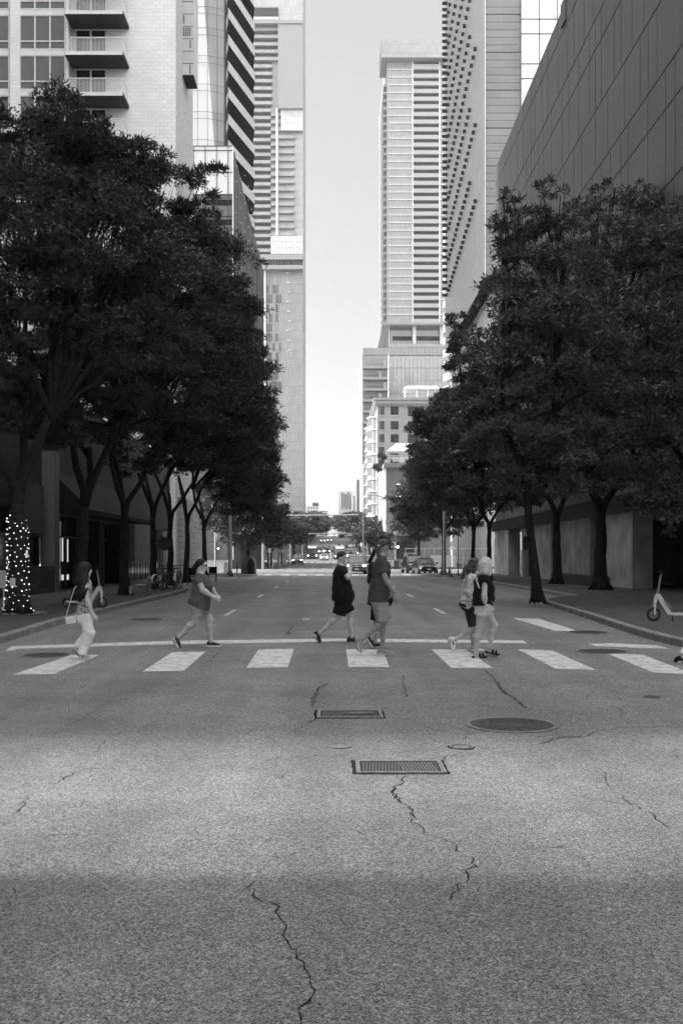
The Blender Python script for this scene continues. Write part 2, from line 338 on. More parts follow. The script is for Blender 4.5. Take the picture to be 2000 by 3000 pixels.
CR = [(c2((620,500),(600,520),(605,545),(560,560),(550,600),(585,640),(600,655),(645,675),(665,690),(680,738)), .014),
      (c3((930,0),(920,40),(955,95),(1000,120),(1030,130),(1020,190),(1090,250),(1080,270),(1150,270),(1265,325),(1260,355),(1350,390),(1345,425),(1375,440),(1310,465),(1315,530),(1250,580),(1230,630)), .012),
      (c3((150,520),(165,600),(280,640),(300,700),(345,750),(350,840),(375,890),(405,890),(405,940),(470,1020),(475,1080),(490,1140),(410,1210),(425,1290),(415,1400)), .011),
      (c3((490,1140),(480,1180),(440,1190),(405,1215)), .006),
      (c2((200,5),(145,30),(150,60),(120,80),(122,130)), .02), (c2((140,195),(100,220),(40,250),(25,275)), .016),
      (c2((620,15),(610,35),(632,80)), .01), (c2((1125,0),(1140,45),(1190,70),(1215,90),(1240,100),(1270,140)), .022),
      (c5((655,170),(700,215),(745,285),(790,305),(845,355)), .016),
      (c2((720,240),(800,255),(870,270),(955,285),(940,305)), .01), (c2((955,285),(1000,270),(1055,265)), .012), (c2((1330,335),(1380,325),(1440,300),(1568,287)), .014),
      (c2((815,425),(850,400),(905,390)), .014), (c2((900,390),(1000,380),(1125,345)), .006), (c2((705,340),(740,325),(820,320)), .008),
      (c2((0,400),(120,400),(270,390),(330,375)), .006), (c2((20,190),(60,180),(100,170)), .012),
      (c5((920,515),(990,490),(1130,480),(1200,455),(1300,440),(1420,440),(1568,435)), .016), (c5((1080,300),(1150,295),(1210,300),(1300,315),(1420,335),(1568,350)), .01),
      (c5((1210,650),(1220,700),(1260,740),(1310,780),(1400,830),(1440,850),(1500,900)), .011), (c5((1568,600),(1530,570),(1515,550),(1545,535)), .01),
      (c5((1210,280),(1300,260),(1310,245)), .008), (c5((1230,340),(1280,360),(1285,400)), .009),
      (c4((50,840),(120,795),(135,750)), .011), (c4((245,705),(290,685),(345,650),(380,635),(470,630)), .011), (c4((430,560),(455,535),(480,505),(540,480),(550,462)), .009),
      (c4((1005,97),(980,120),(955,140)), .02), (c4((805,253),(820,240)), .012), (c4((1225,595),(1300,575),(1430,572)), .008), (c4((1265,682),(1300,660),(1335,648)), .008), (c4((1300,715),(1320,697)), .008),
      (c4((1245,480),(1260,500),(1245,530)), .006), (c4((1380,225),(1450,232),(1505,240),(1460,262),(1440,330),(1430,350)), .014), (c5((280,200),(300,300)), .012),
      (c4((0,308),(180,308),(330,290),(520,300)), .007), (c4((510,320),(400,390),(300,440)), .006), (c4((1325,15),(1330,3),(1325,15),(1568,18)), .02)]
cb = MB()
for i, (P, w_) in enumerate(CR):
    V, F = crack(P, w_, seed=i); cb.add(V, F)
r = random.Random(5)
for i in range(64):                     # minor cracks and chips
    x = r.uniform(-4.5, 4.5); y = r.uniform(4.2, 40); a = r.uniform(0, PI); L = r.uniform(.1, .5)
    pts = [(x+math.cos(a)*L*k/3+r.uniform(-.03, .03), y+math.sin(a)*L*k/3+r.uniform(-.03, .03)) for k in range(4)]
    V, F = crack(pts, .0065, seed=350+i, px=False); cb.add(V, F)
for i in range(22):
    y = r.uniform(20, 75); x = r.uniform(-5.8, 6); L = r.uniform(.4, 1.8); pts = [(x+L*k/3, y+r.uniform(-.05, .05)) for k in range(4)]
    V, F = crack(pts, .04, seed=150+i, px=False); cb.add(V, F)
for x0, y0, x1, y1 in ((-.9, 21.5, 1.6, 21.5), (1.7, 21.8, 3.4, 21.9), (-.7, 22.9, .1, 22.9), (1.6, 23.0, 2.7, 22.9), (-1.0, 21.5, -.95, 24)):
    V, F = crack([(x0, y0), ((x0+x1)/2, (y0+y1)/2), (x1, y1)], .03, seed=int(x0*9), px=False); cb.add(V, F)
tag(cb.build('road_cracks', M_crack), kind='structure')
# iron covers
def manhole(px, py, r, label, seed=0, z=.005):
    d = D(py); x = X(px, d)
    t = thing('manhole_cover', (x, d, 0), label, 'manhole cover')
    b = MB(); n = 40
    rim = MB(); rim.lathe([(r*1.0, .001), (r*1.0, .012), (r*.9, .012), (r*.9, .001)], (x, d, 0), n); rim.build('rim', M_ironl, t)
    b.lathe([(r*.885, .001), (r*.885, .006), (r*.87, .008)], (x, d, 0), n)
    for rr in (.4, .6, .78):
        b.lathe([(r*rr, .0082), (r*rr, .011), (r*(rr-.04), .011), (r*(rr-.04), .0082)], (x, d, 0), n, cap=False)
    for k in range(12):
        a = 2*PI*k/12; b.tube([(x+r*.32*math.cos(a), d+r*.32*math.sin(a), .009), (x+r*.72*math.cos(a+.12), d+r*.72*math.sin(a+.12), .009)], .006, 4)
    b.build('lid', M_iron, t)
    return t
manhole(1498, 2125, .45, 'large dark round manhole cover with raised pattern in the right foreground')
manhole(137, 1920, .41, 'black round manhole cover on the left just behind the first crosswalk bar')
manhole(1762, 1909, .45, 'black round manhole cover by the right end of the crosswalk')
manhole(427, 1815, .42, 'dark manhole cover near the left kerb behind the woman in shorts')
manhole(1720, 1853, .46, 'flat dark disc just beyond the white bar near the right kerb')  # dark ribbed disc laid on the road
for px, py, r_, l in ((991, 2187, .115, 'small pale round valve cap left of the centre grate'), (1909, 2043, .11, 'small dark valve cap out near the right edge of the road')):
    d = D(py); x = X(px, d); t = thing('valve_cap', (x, d, 0), l, 'valve cap')
    MB().lathe([(r_, .001), (r_, .009), (r_*.86, .009), (r_*.86, .001)], (x, d, 0), 24).build('rim', M_ironl, t)
    MB().lathe([(r_*.84, .001), (r_*.84, .005)], (x, d, 0), 24).build('lid', M_ironl if px < 1000 else M_iron, t)
d = D(2189); x = X(1351, d); t = thing('valve_cap', (x, d, 0), 'sunken broken valve hole with crumbled rim right of the long grate', 'valve cap')
hb = MB(); rr = random.Random(3)
ring = [(x+(.12+rr.uniform(-.015, .02))*math.cos(a), d+(.12+rr.uniform(-.015, .02))*math.sin(a)) for a in [2*PI*k/18 for k in range(18)]]
hb.add([(a, b, .003) for a, b in ring], [tuple(range(18))]); hb.build('hole', M_crack, t)
hb = MB(); hb.lathe([(.105, .004), (.105, .01), (.09, .01), (.09, .004)], (x, d, 0), 20); hb.lathe([(.075, .004), (.075, .006)], (x, d, 0), 20); hb.build('lid', M_ironl, t)
def grate(x0, x1, y0, y1, label, patched=False):
    cx, cy = (x0+x1)/2, (y0+y1)/2
    t = thing('utility_cover', (cx, cy, 0), label, 'utility cover')
    b = MB(); rr = random.Random(int(x0*100)); P = []
    for (ax, ay, bx, by) in ((x0-.03, y0-.012, x1+.025, y0-.012), (x1+.025, y0-.012, x1+.02, y1+.055), (x1+.02, y1+.055, x0-.035, y1+.055), (x0-.035, y1+.055, x0-.03, y0-.012)):
        for k in range(10): P.append((ax+(bx-ax)*k/10+rr.uniform(-.008, .008), ay+(by-ay)*k/10+rr.uniform(-.012, .012), .003))
    b.add(P, [tuple(range(len(P)))]); b.build('joint', M_crack, t)  # black joint, wider at the far edge as painted shade of the sunken cover
    f = MB(); w_ = .035
    f.box(x0, x1, y0, y0+w_, .004, .016); f.box(x0, x1, y1-w_, y1, .004, .016); f.box(x0, x0+w_, y0+w_, y1-w_, .004, .016); f.box(x1-w_, x1, y0+w_, y1-w_, .004, .016)
    f.build('frame', M_ironl, t)
    l = MB(); l.box(x0+w_+.01, x1-w_-.01, y0+w_+.01, y1-w_-.01, .004, .009)
    n = int((x1-x0)/.03)
    for k in range(n):
        xa = x0+w_+.02+k*(x1-x0-2*w_-.05)/n; s_ = 1 if xa < cx else -1
        l.tube([(xa, y0+w_+.02, .01), (xa+.02, y1-w_-.02, .01)] if s_ > 0 else [(xa+.02, y0+w_+.02, .01), (xa, y1-w_-.02, .01)], .005, 4, m=1)
    l.build('lid', [M_dark, mat('rib_iron', .11, rough=.6)], t)
    if patched:
        p = MB(); P = [(cx+.02+.17*math.cos(a)*(1+.15*math.sin(3*a))+.08, cy+.03+.07*math.sin(a)*(1+.2*math.sin(2*a)), .018) for a in [2*PI*k/24 for k in range(24)]]
        p.add(P, [tuple(range(24))]); p.build('asphalt_spill', M_asph, t)
grate(X(929, D(2095)), X(1120, D(2095)), D(2105), D(2083), 'long ribbed iron cover half smeared with asphalt beyond the centre of the road', True)
grate(X(1042, D(2250)), X(1300, D(2250)), D(2268), D(2232), 'long sunken iron cover with slanted ribs in the centre foreground')

mark('asphalt_patch', [[(-9.5, 17.0-3.0), (-9.5, 9.6), (-3.6, 9.75), (-2.9, 11.6), (-3.4, 12.3)]], .002, mat('old_patch', .14, rough=.9, extra=asphalt_extra(.145)))
mark('asphalt_patch', [[(-6.3, 41), (-.9, 41), (-.9, 45.6), (-6.2, 45.6)], [(-4.6, 33.4), (-1.2, 33.4), (-1.2, 34), (-4.6, 34)]], .002, MATS['asphalt_cut'])
# ------------------------------------------------------------------ buildings
def FB(b, px0, px1, py0, py1, d, th=.3, m=0): return b.box(X(px0, d), X(px1, d), d, d+th, Z(py1, d), Z(py0, d), m)
def pan(b, px0, px1, py0, py1, d, nx=1, ny=1, gap=.03, m=0, th=.05):      # panels separated by thin joints
    x0, x1, z0, z1 = X(px0, d), X(px1, d), Z(py1, d), Z(py0, d)
    for i in range(nx):
        for j in range(ny):
            b.box(x0+(x1-x0)*i/nx+gap/2, x0+(x1-x0)*(i+1)/nx-gap/2, d, d+th, z0+(z1-z0)*j/ny+gap/2, z0+(z1-z0)*(j+1)/ny-gap/2, m)
M_wbrick = mat('white_block', .8, rough=.8, extra=brick_extra(.86, .8, .64, .62, .29, 'xz', .012))
M_rough = mat('rough_stucco', .45, rough=.95, noise=.25, nscale=3, detail=12, bump=1.0, bscale=9)
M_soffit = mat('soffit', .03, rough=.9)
M_joint = mat('joint', .05, rough=.9)
M_winb = mat('blind_glass', .13, rough=.12, spec=.9, noise=.08, nscale=.5)
M_pglass = mat('pale_glass', .62, rough=.3, spec=.6, noise=.05, nscale=.12)
M_reflglass = mat('reflection_grey_glass', .3, rough=.15, spec=.8, noise=.15, nscale=.12, detail=8)
# ---- white apartment tower on the left
tA = thing('apartment_tower', (-12, 77, 0), 'white block-clad apartment tower with balconies at the upper left', 'building')
b = MB(); b.box(-30, -12, 77, 86, 0, 95); b.build('wall', [M_wbrick], tA)
b = MB(); b.box(-12, -11.94, 77.02, 86, 0, 95); b.build('side_wall', [M_rough], tA)
b = MB(); x1 = X(201, 76); b.box(-40, x1, 76.02, 77, 9, 95); b.build('window_bay', [M_white], tA)
for k in range(-1, 5):
    y0 = 46+117.5*k
    for wi, (pa, pb, n) in enumerate(((-100, 28, 3), (60, 192, 3))):
        w_ = MB(); z0, z1 = Z(y0+101, 76), Z(y0, 76); xa, xb = X(pa, 76), X(pb, 76)
        w_.box(xa, xb, 75.98, 76.0, z0, z1, 1)
        for i in range(n+1): xx = xa+(xb-xa)*i/n; w_.box(xx-.05, xx+.05, 75.9, 75.975, z0, z1)
        zt = Z(y0+76, 76)
        for zz in (z0+.04, zt, z1-.04): w_.box(xa+.05, xb-.05, 75.915, 75.97, zz-.045, zz+.045)
        w_.build('window', [M_white, M_winb], tA)
    b = MB(); FB(b, -110, 28.5, y0-16.5, y0-1, 75.88, .1); FB(b, 59, 196, y0-16.5, y0-1, 75.88, .1); b.build('spandrel', M_white, tA)
b = MB(); FB(b, 30, 57, -400, 900, 75.7, .28); FB(b, 194, 201, -400, 900, 75.75, .24); b.build('pillar', M_wbrick, tA)
for k in range(-1, 4):
    zs = 41.93-3.03*k        # underside of the slab
    bal = MB(); bal.box(X(201, 76)+.02, -15.55, 74.8, 76.98, zs, zs+.22); s_ = bal.build('balcony', [mat('concrete_soffit', .07, rough=.9, noise=.2, nscale=1)], tA)
    r_ = MB(); xr0, xr1 = X(201, 76)+.05, -15.6
    r_.box(xr0, xr1, 74.78, 74.86, zs+1.25, zs+1.31); r_.box(xr1-.06, xr1, 74.86, 76.95, zs+1.25, zs+1.31); r_.box(xr0, xr1, 74.76, 74.8, zs-.02, zs+.24)
    n = 44
    for i in range(n): xx = xr0+(xr1-xr0)*i/(n-1); r_.box(xx-.012, xx+.012, 74.805, 74.83, zs+.24, zs+1.25)
    for i in range(16): yy = 74.95+2*i/15; r_.box(xr1-.04, xr1-.016, yy-.012, yy+.012, zs+.22, zs+1.25)
    r_.build('railing', M_white, s_)
    dr = MB(); xa, xb = X(222, 76.9), X(311, 76.9); dr.box(xa, xb, 76.93, 76.99, zs-3.03+.3, zs-.05, 1)
    for xx in (xa, (xa+xb)/2, xb): dr.box(xx-.06, xx+.06, 76.86, 76.925, zs-3.03+.3, zs-.05)
    dr.box(xa, xb, 76.87, 76.92, zs-.15, zs-.05)
    dr.box(xa+.4, xb-.1, 76.9, 76.925, zs-3.03+.3, zs-1.0, 2)
    dr.build('balcony_door', [M_white, M_glassd, mat('curtain', .2, rough=.9)], tA)
bx = MB(); bx.box(-11.94, -11.05, 80, 82.4, 39.9, 90); bx.box(-11.92, -11.07, 80.02, 82.38, 39.86, 39.899, 1)
bx2 = MB()
for k in range(14):
    zz = Z(41+36.3*5-k*36.3, 80); bx2.box(-11.93, -11.06, 79.985, 79.998, zz-.02, zz+.02)
for k, (c, rws, px0, py0) in enumerate(((1, 4, 537, 46), (4, 4, 537, 82), (1, 4, 556, 118), (1, 4, 555, 191))):
    for i in range(c):
        for j in range(rws): x0 = X(px0+i*6.2, 80); z0 = Z(py0+j*6.2+4, 80); bx2.box(x0, x0+.1, 79.98, 79.997, z0, z0+.11)
q = bx.build('projecting_bay', [M_lgrey, M_soffit], tA); bx2.build('vent_grid', M_joint, q)
# ---- glass building with ribbed street side (J), balcony tower (I), angled glass tower with a painted reflection (H)
tJ = thing('glass_building', (-12.76, 128, 0), 'lower glass block with a dark ribbed street side beyond the white tower', 'building')
zt = Z(426, 128)
b = MB(); b.box(-40, -12.8, 128.1, 182, 0, zt-.02); b.build('core', M_lgrey, tJ)
g = MB(); FB(g, 480, 681, 427, 570, 128, .1, 0); FB(g, 480, 681, 570, 1640, 128, .1, 1)  # lower glass darkened to stand in for reflected balconies
g.build('glass_facade', [M_pglass, M_glassm], tJ)
g = MB()
for px in (533, 567, 601, 634.5, 668): FB(g, px-.7, px+.7, 427, 1640, 127.9, .09)
for py in [427, 440]+[504.5+64.5*i for i in range(17)]: FB(g, 480, 681, py-.7, py+.7, 127.9, .08)
g.build('mullions', M_dark, tJ)
for i in range(9): g = MB(); yb = 585+58*i; FB(g, 600, 679, yb, yb+16, 127.93, .06); g.build('reflected_slab', M_black, tJ)  # black bands painted as balconies mirrored in the glass
g = MB(); FB(g, 681, 683.5, 427, 1640, 127.8, .3); g.build('corner_fin', M_white, tJ)
g = MB(); rr = random.Random(2)
g.box(-12.78, -12.7, 128.3, 182, 0, zt-.6)
yy = 128.4
while yy < 182:
    ww = rr.uniform(.25, .7); dd = rr.uniform(.03, .2); g.box(-12.69, -12.69+dd, yy, yy+ww, 0, zt-.62-rr.uniform(0, .5)); yy += ww+rr.uniform(.1, .35)
g.build('ribbed_cladding', mat('ribbed_metal', .1, rough=.55, metal=.3, noise=.35, nscale=.3), tJ)
g = MB()
for i in range(26):
    for j in range(5): g.box(-12.5, -12.38, 130+j*6.1, 130.3+j*6.1, 4+i*2.0+j*.7, 4.06+i*2.0+j*.7)
g.build('light_clips', M_white, tJ)
tI = thing('balcony_tower', (-13, 167, 0), 'tower with jagged white railed balconies above deep black recesses', 'building')
Ax, Ay, Bx, By, Cx, Cy = X(663, 154), 154, X(746, 167), 167, X(741, 172), 172
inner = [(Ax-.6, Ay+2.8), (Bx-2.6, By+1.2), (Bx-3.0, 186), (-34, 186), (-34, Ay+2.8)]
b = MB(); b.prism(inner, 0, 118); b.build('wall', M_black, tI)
for k in range(24):
    zs = 84.7+4.07*3-4.07*k
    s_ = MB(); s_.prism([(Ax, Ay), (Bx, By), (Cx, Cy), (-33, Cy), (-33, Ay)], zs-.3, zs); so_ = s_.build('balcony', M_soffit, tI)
    r_ = MB(); n = 12
    def pt(t, o=0): return (Ax+(Bx-Ax)*t+o*.24, Ay+(By-Ay)*t-o*.97)
    for i in range(n):
        a = pt(i/n+.004); c = pt((i+1)/n-.004); a2 = pt(i/n+.004, .06); c2_ = pt((i+1)/n-.004, .06)
        r_.prism([a2, c2_, c, a], zs-.28, zs+1.05)
    a, c, a2, c2_ = pt(0), pt(1), pt(0, .1), pt(1, .1)
    r_.prism([a2, c2_, c, a], zs+1.07, zs+1.2)
    r_.prism([(Bx, By), (Cx, Cy), (Cx-.08, Cy), (Bx-.08, By)], zs-.28, zs+1.05)
    r_.build('railing', M_white if k < 19 else M_lgrey, so_)
tH = thing('angled_glass_tower', (-17, 148, 0), 'pale angled glass tower with a painted grey reflection rising behind the white apartment tower', 'building')
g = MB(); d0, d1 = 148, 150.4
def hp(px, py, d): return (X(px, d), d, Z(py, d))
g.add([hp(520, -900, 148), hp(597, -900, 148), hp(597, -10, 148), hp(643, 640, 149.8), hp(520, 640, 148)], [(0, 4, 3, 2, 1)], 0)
g.add([hp(597, -900, 148), hp(662, -900, d1), hp(660, 640, d1), hp(643, 640, 149.8), hp(597, -10, 148)], [(0, 4, 3, 2, 1)], 1)  # grey slanted face: a reflection put into the glass colour and shape
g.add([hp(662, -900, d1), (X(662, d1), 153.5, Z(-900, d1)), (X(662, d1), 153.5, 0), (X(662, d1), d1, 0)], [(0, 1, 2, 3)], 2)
g.build('glass_facade', [M_pglass, M_reflglass, M_glassm], tH)
g = MB()
for py in [-62, -43, 19, 38, 81, 101, 163, 183, 246, 265, 327, 347, 409]:
    g.quad(hp(520, py-.6, 147.9), hp(520, py+.6, 147.9), hp(608, py+.6, 147.9), hp(608, py-.6, 147.9))
    g.quad(hp(608, py-.6, 147.9), hp(608, py+.6, 147.9), hp(661, py+11.2, 150.2), hp(661, py+10, 150.2))
for px in (579, 608): g.quad(hp(px-.6, -900, 147.88), hp(px-.6, 640, 147.88), hp(px+.6, 640, 147.88), hp(px+.6, -900, 147.88))
g.quad(hp(635, -900, 149), hp(636, 640, 149), hp(637.5, 640, 149), hp(636.5, -900, 149))
g.quad(hp(657, -900, 150.1), hp(657, 640, 150.1), hp(661, 640, 150.1), hp(661, -900, 150.1))
g.build('mullions', M_dark, tH)
# ---- stepped residential tower down the street on the left (K)
M_kpan = mat('pale_panels', .62, rough=.6, extra=brick_extra(.36, .31, .2, 1.75, 2.86, 'xz', .05, 0))
tK = thing('stepped_tower', (-12, 390, zg(390)), 'very tall pale stepped tower with stacked balconies left of the sky gap', 'building')
b = MB(); FB(b, 700, 887.5, -420, 788, 392, 38); b.build('wall', [M_kpan], tK)
M_kgrey = mat('smooth_grey', .24, rough=.5)
b = MB(); FB(b, 814, 887, 62, 317, 388.5, 3.4); FB(b, 700, 887.3, 59, 68, 388, 3.9); b.build('projecting_volume', M_kgrey, tK)
b = MB(); FB(b, 741, 815, 22, 49, 391.5, .4); b.build('sky_terrace', M_soffit, tK)
b = MB(); FB(b, 741, 815, 49, 57, 390.5, 1.3); b.build('terrace_railing', M_lgrey, tK)
M_rail = mat('balcony_glass', .26, rough=.4, noise=.15, nscale=.4)
def balrow(parent, px0, px1, y, d, dark, dh, rh, dep=1.6, rm=None):
    s_ = MB(); FB(s_, px0, px1, y, y+dh, d+dep-.15, .1); o_ = s_.build('balcony', dark, parent)
    r_ = MB(); FB(r_, px0, px1, y+dh, y+dh+rh, d, dep); r_.build('railing', rm or M_rail, o_); return o_
y = 68; i = 0
while y < 745:
    px1 = 815 if y < 175 else (797 if y < 300 else 793)
    if y > 300: px1 = 792.5
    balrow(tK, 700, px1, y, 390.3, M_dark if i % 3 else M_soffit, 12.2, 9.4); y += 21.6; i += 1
y = 318; i = 0
while y < 685:
    balrow(tK, 793.5, 822 if y < 382 else 862, y, 390.6, M_dark, 11.5, 10); y += 21.9; i += 1
b = MB(); b.tube([(X(812, 390.2), 390.2, Z(690, 390.2)), (X(812, 390.2), 390.2, Z(318, 390.2))], .45, 12); b.build('column', M_lgrey, tK)
b = MB(); pan(b, 822.5, 887, 318, 382, 389.8, 9, 3, .08, th=1.9); b.build('panel_block', M_lgrey, tK)
b = MB(); pan(b, 793, 887, 691, 744, 389.8, 11, 3, .08, th=1.9); b.build('panel_block', M_lgrey, tK)
b = MB(); FB(b, 745, 887.3, 745, 760, 389, 3); FB(b, 745, 887.3, 776, 788, 389, 3); b.build('band', M_kgrey, tK)
b = MB(); pan(b, 745, 887, 760.3, 775.7, 389.6, 15, 1, .3, th=2); b.build('window_band', M_dark, tK)
b = MB(); FB(b, 745, 887.5, 788, 1600, 392, 38); b.build('lower_wall', mat('glass_tower_wall', .45, rough=.5, spec=.4, extra=brick_extra(.25, .215, .13, 1.5, 3.6, 'xz', .06, 0)), tK)
b = MB(); FB(b, 745, 773, 788, 1600, 391.5, .4); b.build('dark_glazing', M_glassm, tK)
b = MB(); FB(b, 773.5, 778, 788, 1600, 391, .9)
for i in range(28): FB(b, 758, 773, 812+i*28.3, 815+i*28.3, 391.2, .25); FB(b, 758, 773, 819+i*28.3, 820.5+i*28.3, 391.2, .25)
b.build('frame', M_white, tK)
b = MB(); rr = random.Random(4)
for i in range(5):
    for j in range(20):
        if rr.random() < .86-.1*i: FB(b, 780+9*i, 787+9*i+rr.uniform(0, 1.5), 835+28.3*j, 858+28.3*j, 391.7, .25)
b.build('reflection_strip', mat('reflection_glass', .09, rough=.2, spec=.4, noise=.5, nscale=.15, detail=10), tK)  # dark cells painted as the reflection zone of the lower glass
b = MB()
for i in range(9): FB(b, 836+(i % 3)*4, 845+(i % 3)*4, 798+28.3*i, 799.5+28.3*i, 391.6, .3)
b.build('ceiling_light', M_white, tK)
# ---- tall right tower (C) over glass podium (D)
M_cpan = mat('curtain_wall', .5, rough=.4, extra=brick_extra(.32, .28, .2, 1.6, 3.2, 'xz', .06, 0))
M_pd2 = mat('slab_rail', .33, rough=.5)
tC = thing('slab_tower', (22, 420, zg(420)), 'tall pale tower with one column of dark balcony slots, right of the sky gap', 'building')
b = MB(); b.box(X(1133, 420), X(1400, 420), 420.3, 491, Z(945, 420), Z(130, 420)); b.build('wall', [M_cpan], tC)
b = MB(); b.box(X(1116, 416), X(1400, 416), 416, 434, Z(168, 416), Z(118, 416)); b.build('crown', mat('crown_panel', .5, rough=.6, extra=brick_extra(.32, .29, .21, 3.2, 3.6, 'xz', .08, 0)), tC)
b = MB()
for i in range(34):
    y = 203.3+22.45*i
    if y < 944: FB(b, 1136, 1207, y-.8, y+.8, 419.8, .45); FB(b, 1288, 1400, y-.8, y+.8, 419.8, .45)
for px in (1207, 1285.5): FB(b, px, px+3, 172, 945, 419.3, .9)
b.build('floor_bands', M_white, tC)
for i in range(35):
    y = 174 if i == 0 else 203.3-22.45+22.45*i+1.8
    if y+22 > 946: break
    balrow(tC, 1210.2, 1285.3, y, 418.9, M_soffit if True else 0, 10.5 if i else 14, 11.6 if i else 15, 1.4, M_pd2)
    if i > 1:
        s_ = MB(); s_.box(X(1133, 420)-1.3, X(1133, 420), 422, 452, Z(y+20, 420), Z(y+12, 420)); s_.build('side_balcony', M_rail, tC)
b = MB(); FB(b, 1120, 1400, 945, 951, 418.5, 70); b.build('soffit_band', M_kgrey, tC)
b = MB(); FB(b, 1141, 1400, 951, 1018, 424, 60); b.build('sky_lobby', M_glassm, tC)
for px in (1138, 1208, 1288): b = MB(); FB(b, px, px+(2 if px < 1150 else 10), 951, 1018, 421, 1); b.build('lobby_column', M_lgrey, tC)
b = MB(); FB(b, 1150, 1206, 985, 997, 423.6, .3); FB(b, 1219, 1286, 985, 997, 423.6, .3); b.build('lobby_recess', M_black, tC)
b = MB(); FB(b, 1141, 1400, 1007, 1018, 420.3, .2); b.build('terrace_railing', M_rail, tC)
b = MB()
for i, y in enumerate((158, 165, 171, 177, 184, 190, 197, 204)): FB(b, 1113-i*.7, 1115-i*.7, y, y+3, 418, .4)
b.build('maintenance_gear', M_dark, tC)
M_pd = mat('podium_panel', .32, rough=.6)
tD = thing('glass_podium', (12, 409, zg(409)), 'mid-rise glass office block below the tall pale tower', 'building')
b = MB(); b.box(X(1064, 409.5), 52, 410, 470, 0, Z(1020, 410)); b.build('wall', M_lgrey, tD)
b = MB(); pan(b, 1062.5, 1400, 1019, 1040, 409, 28, 1, .06, th=1); b.build('parapet', M_kgrey, tD)
b = MB(); pan(b, 1139, 1400, 1047, 1078, 409.2, 22, 1, .1, th=.7); b.build('panel_band', M_pd, tD)
b = MB(); pan(b, 1139, 1400, 1078.5, 1560, 409.3, 22, 13, .1, th=.6); b.build('glazing', mat('office_glass', .2, rough=.12, spec=.8, metal=.3, noise=.4, nscale=.12, detail=6), tD)
b = MB(); FB(b, 1135, 1139, 1040, 1560, 408.6, 1.3); b.build('corner_column', M_white, tD)
for i in range(14):
    y = 1047+32.5*i
    o_ = MB(); FB(o_, 1063.5, 1135, y, y+25, 409.9, .09); o_ = o_.build('balcony', M_glassm, tD)
    o2 = MB(); FB(o2, 1063, 1135, y+25+1, y+32, 408, 1.9); o2.build('slab', M_kgrey, o_)
    o2 = MB(); FB(o2, 1065, 1124, y+14, y+14.8, 408.1, .1); FB(o2, 1123+(-14 if i % 2 else 0), 1131+(-14 if i % 2 else 0), y+8, y+25, 408.1, .1); o2.build('railing', M_rail, o_)
# ---- hotel (E) with bays, and brick building (F) with roof terrace
tE = thing('hotel_building', (12, 275, zg(275)), 'cream stone hotel with curved white bays and square dark windows', 'building')
M_stone = mat('cream_stone', .28, rough=.8, noise=.08, nscale=.5, detail=8)
xe = X(1105, 275)
b = MB(); b.box(xe, 48, 275, 335, 0, Z(1190, 275)); b.build('wall', M_stone, tE)
b = MB(); b.box(xe-.3, 48, 274.7, 335, Z(1190, 275), Z(1184, 275)); b.box(xe-.7, 48, 274.3, 335, Z(1184, 275), Z(1173, 275)); b.box(xe-1.0, 48, 274, 335, Z(1173, 275), Z(1166, 275)); b.build('cornice', M_stone, tE)
for r0 in (1191, 1234, 1272, 1309, 1347, 1385, 1423, 1461, 1499):
    for (a, c) in ((1109.5, 1125), (1144, 1167), (1194, 1242), (1251, 1290), (1300, 1330)):
        o_ = MB(); FB(o_, a, c, r0, r0+25+(4 if c-a > 30 else 0), 274.97, .1); o_ = o_.build('window', M_glassd, tE)
        f_ = MB(); h_ = r0+25+(4 if c-a > 30 else 0); FB(f_, a-1, c+1, h_, h_+1.5, 274.8, .2)
        f_.build('sill', M_lgrey, o_)
for bi, yc in enumerate((288, 312)):
    o_ = MB(); n = 10; rad = 2.3
    arc = [(xe+.1-rad*math.sin(PI*k/n), yc+rad*1.4*math.cos(PI*k/n)) for k in range(n+1)]
    o_.prism(arc, 9, 41); o_ = o_.build('bay', M_stone, tE)
    for r0 in range(9):
        z0 = 10.5+r0*3.5
        w_ = MB(); w_.prism([(xe+.1-(rad+.04)*math.sin(PI*k/n), yc+(rad+.04)*1.4*math.cos(PI*k/n)) for k in range(2, n-1)], z0, z0+2.2); w_.build('bay_window', M_glassm, o_)
        w_ = MB(); w_.prism([(xe+.1-(rad+.25)*math.sin(PI*k/n), yc+(rad+.25)*1.4*math.cos(PI*k/n)) for k in range(n+1)], z0+2.25, z0+2.55); w_.build('ledge', M_white, o_)
for r0 in range(9):
    for yc in (279, 300, 305, 324):
        o_ = MB(); o_.box(xe-.05, xe, yc-1.1, yc+1.1, 10.5+r0*3.5, 12.7+r0*3.5); o_.build('side_window', M_glassm, tE)
b = MB()
for px in (1184, 1219, 1251): FB(b, px, px+4, 1141, 1166, 276, .5)
pr = [(X(1180, 276), 275.5), (X(1290, 276), 275.5), (X(1290, 276), 282), (X(1180, 276), 282)]
b.loft([[(x, y, Z(1140, 276)) for x, y in pr], [(x+(1 if x < 25 else -1), y+(1.5 if y < 280 else -1.5), Z(1129, 276)) for x, y in pr]])
b.build('roof_pavilion', M_white, tE)
tF = thing('brick_building', (12.2, 230, zg(230)), 'brick corner building with white street side and a striped roof awning', 'building')
M_brick = mat('dark_brick', .17, rough=.85, extra=brick_extra(.2, .15, .26, .5, .2, 'xz', .02))
xf = X(1131, 230); zf = Z(1357, 230)
b = MB(); b.box(xf, 42, 230, 262, 0, zf); b.build('wall', M_brick, tF)
b = MB(); b.box(xf-.12, xf, 230.4, 262, 0, zf); b.build('side_wall', M_white, tF)
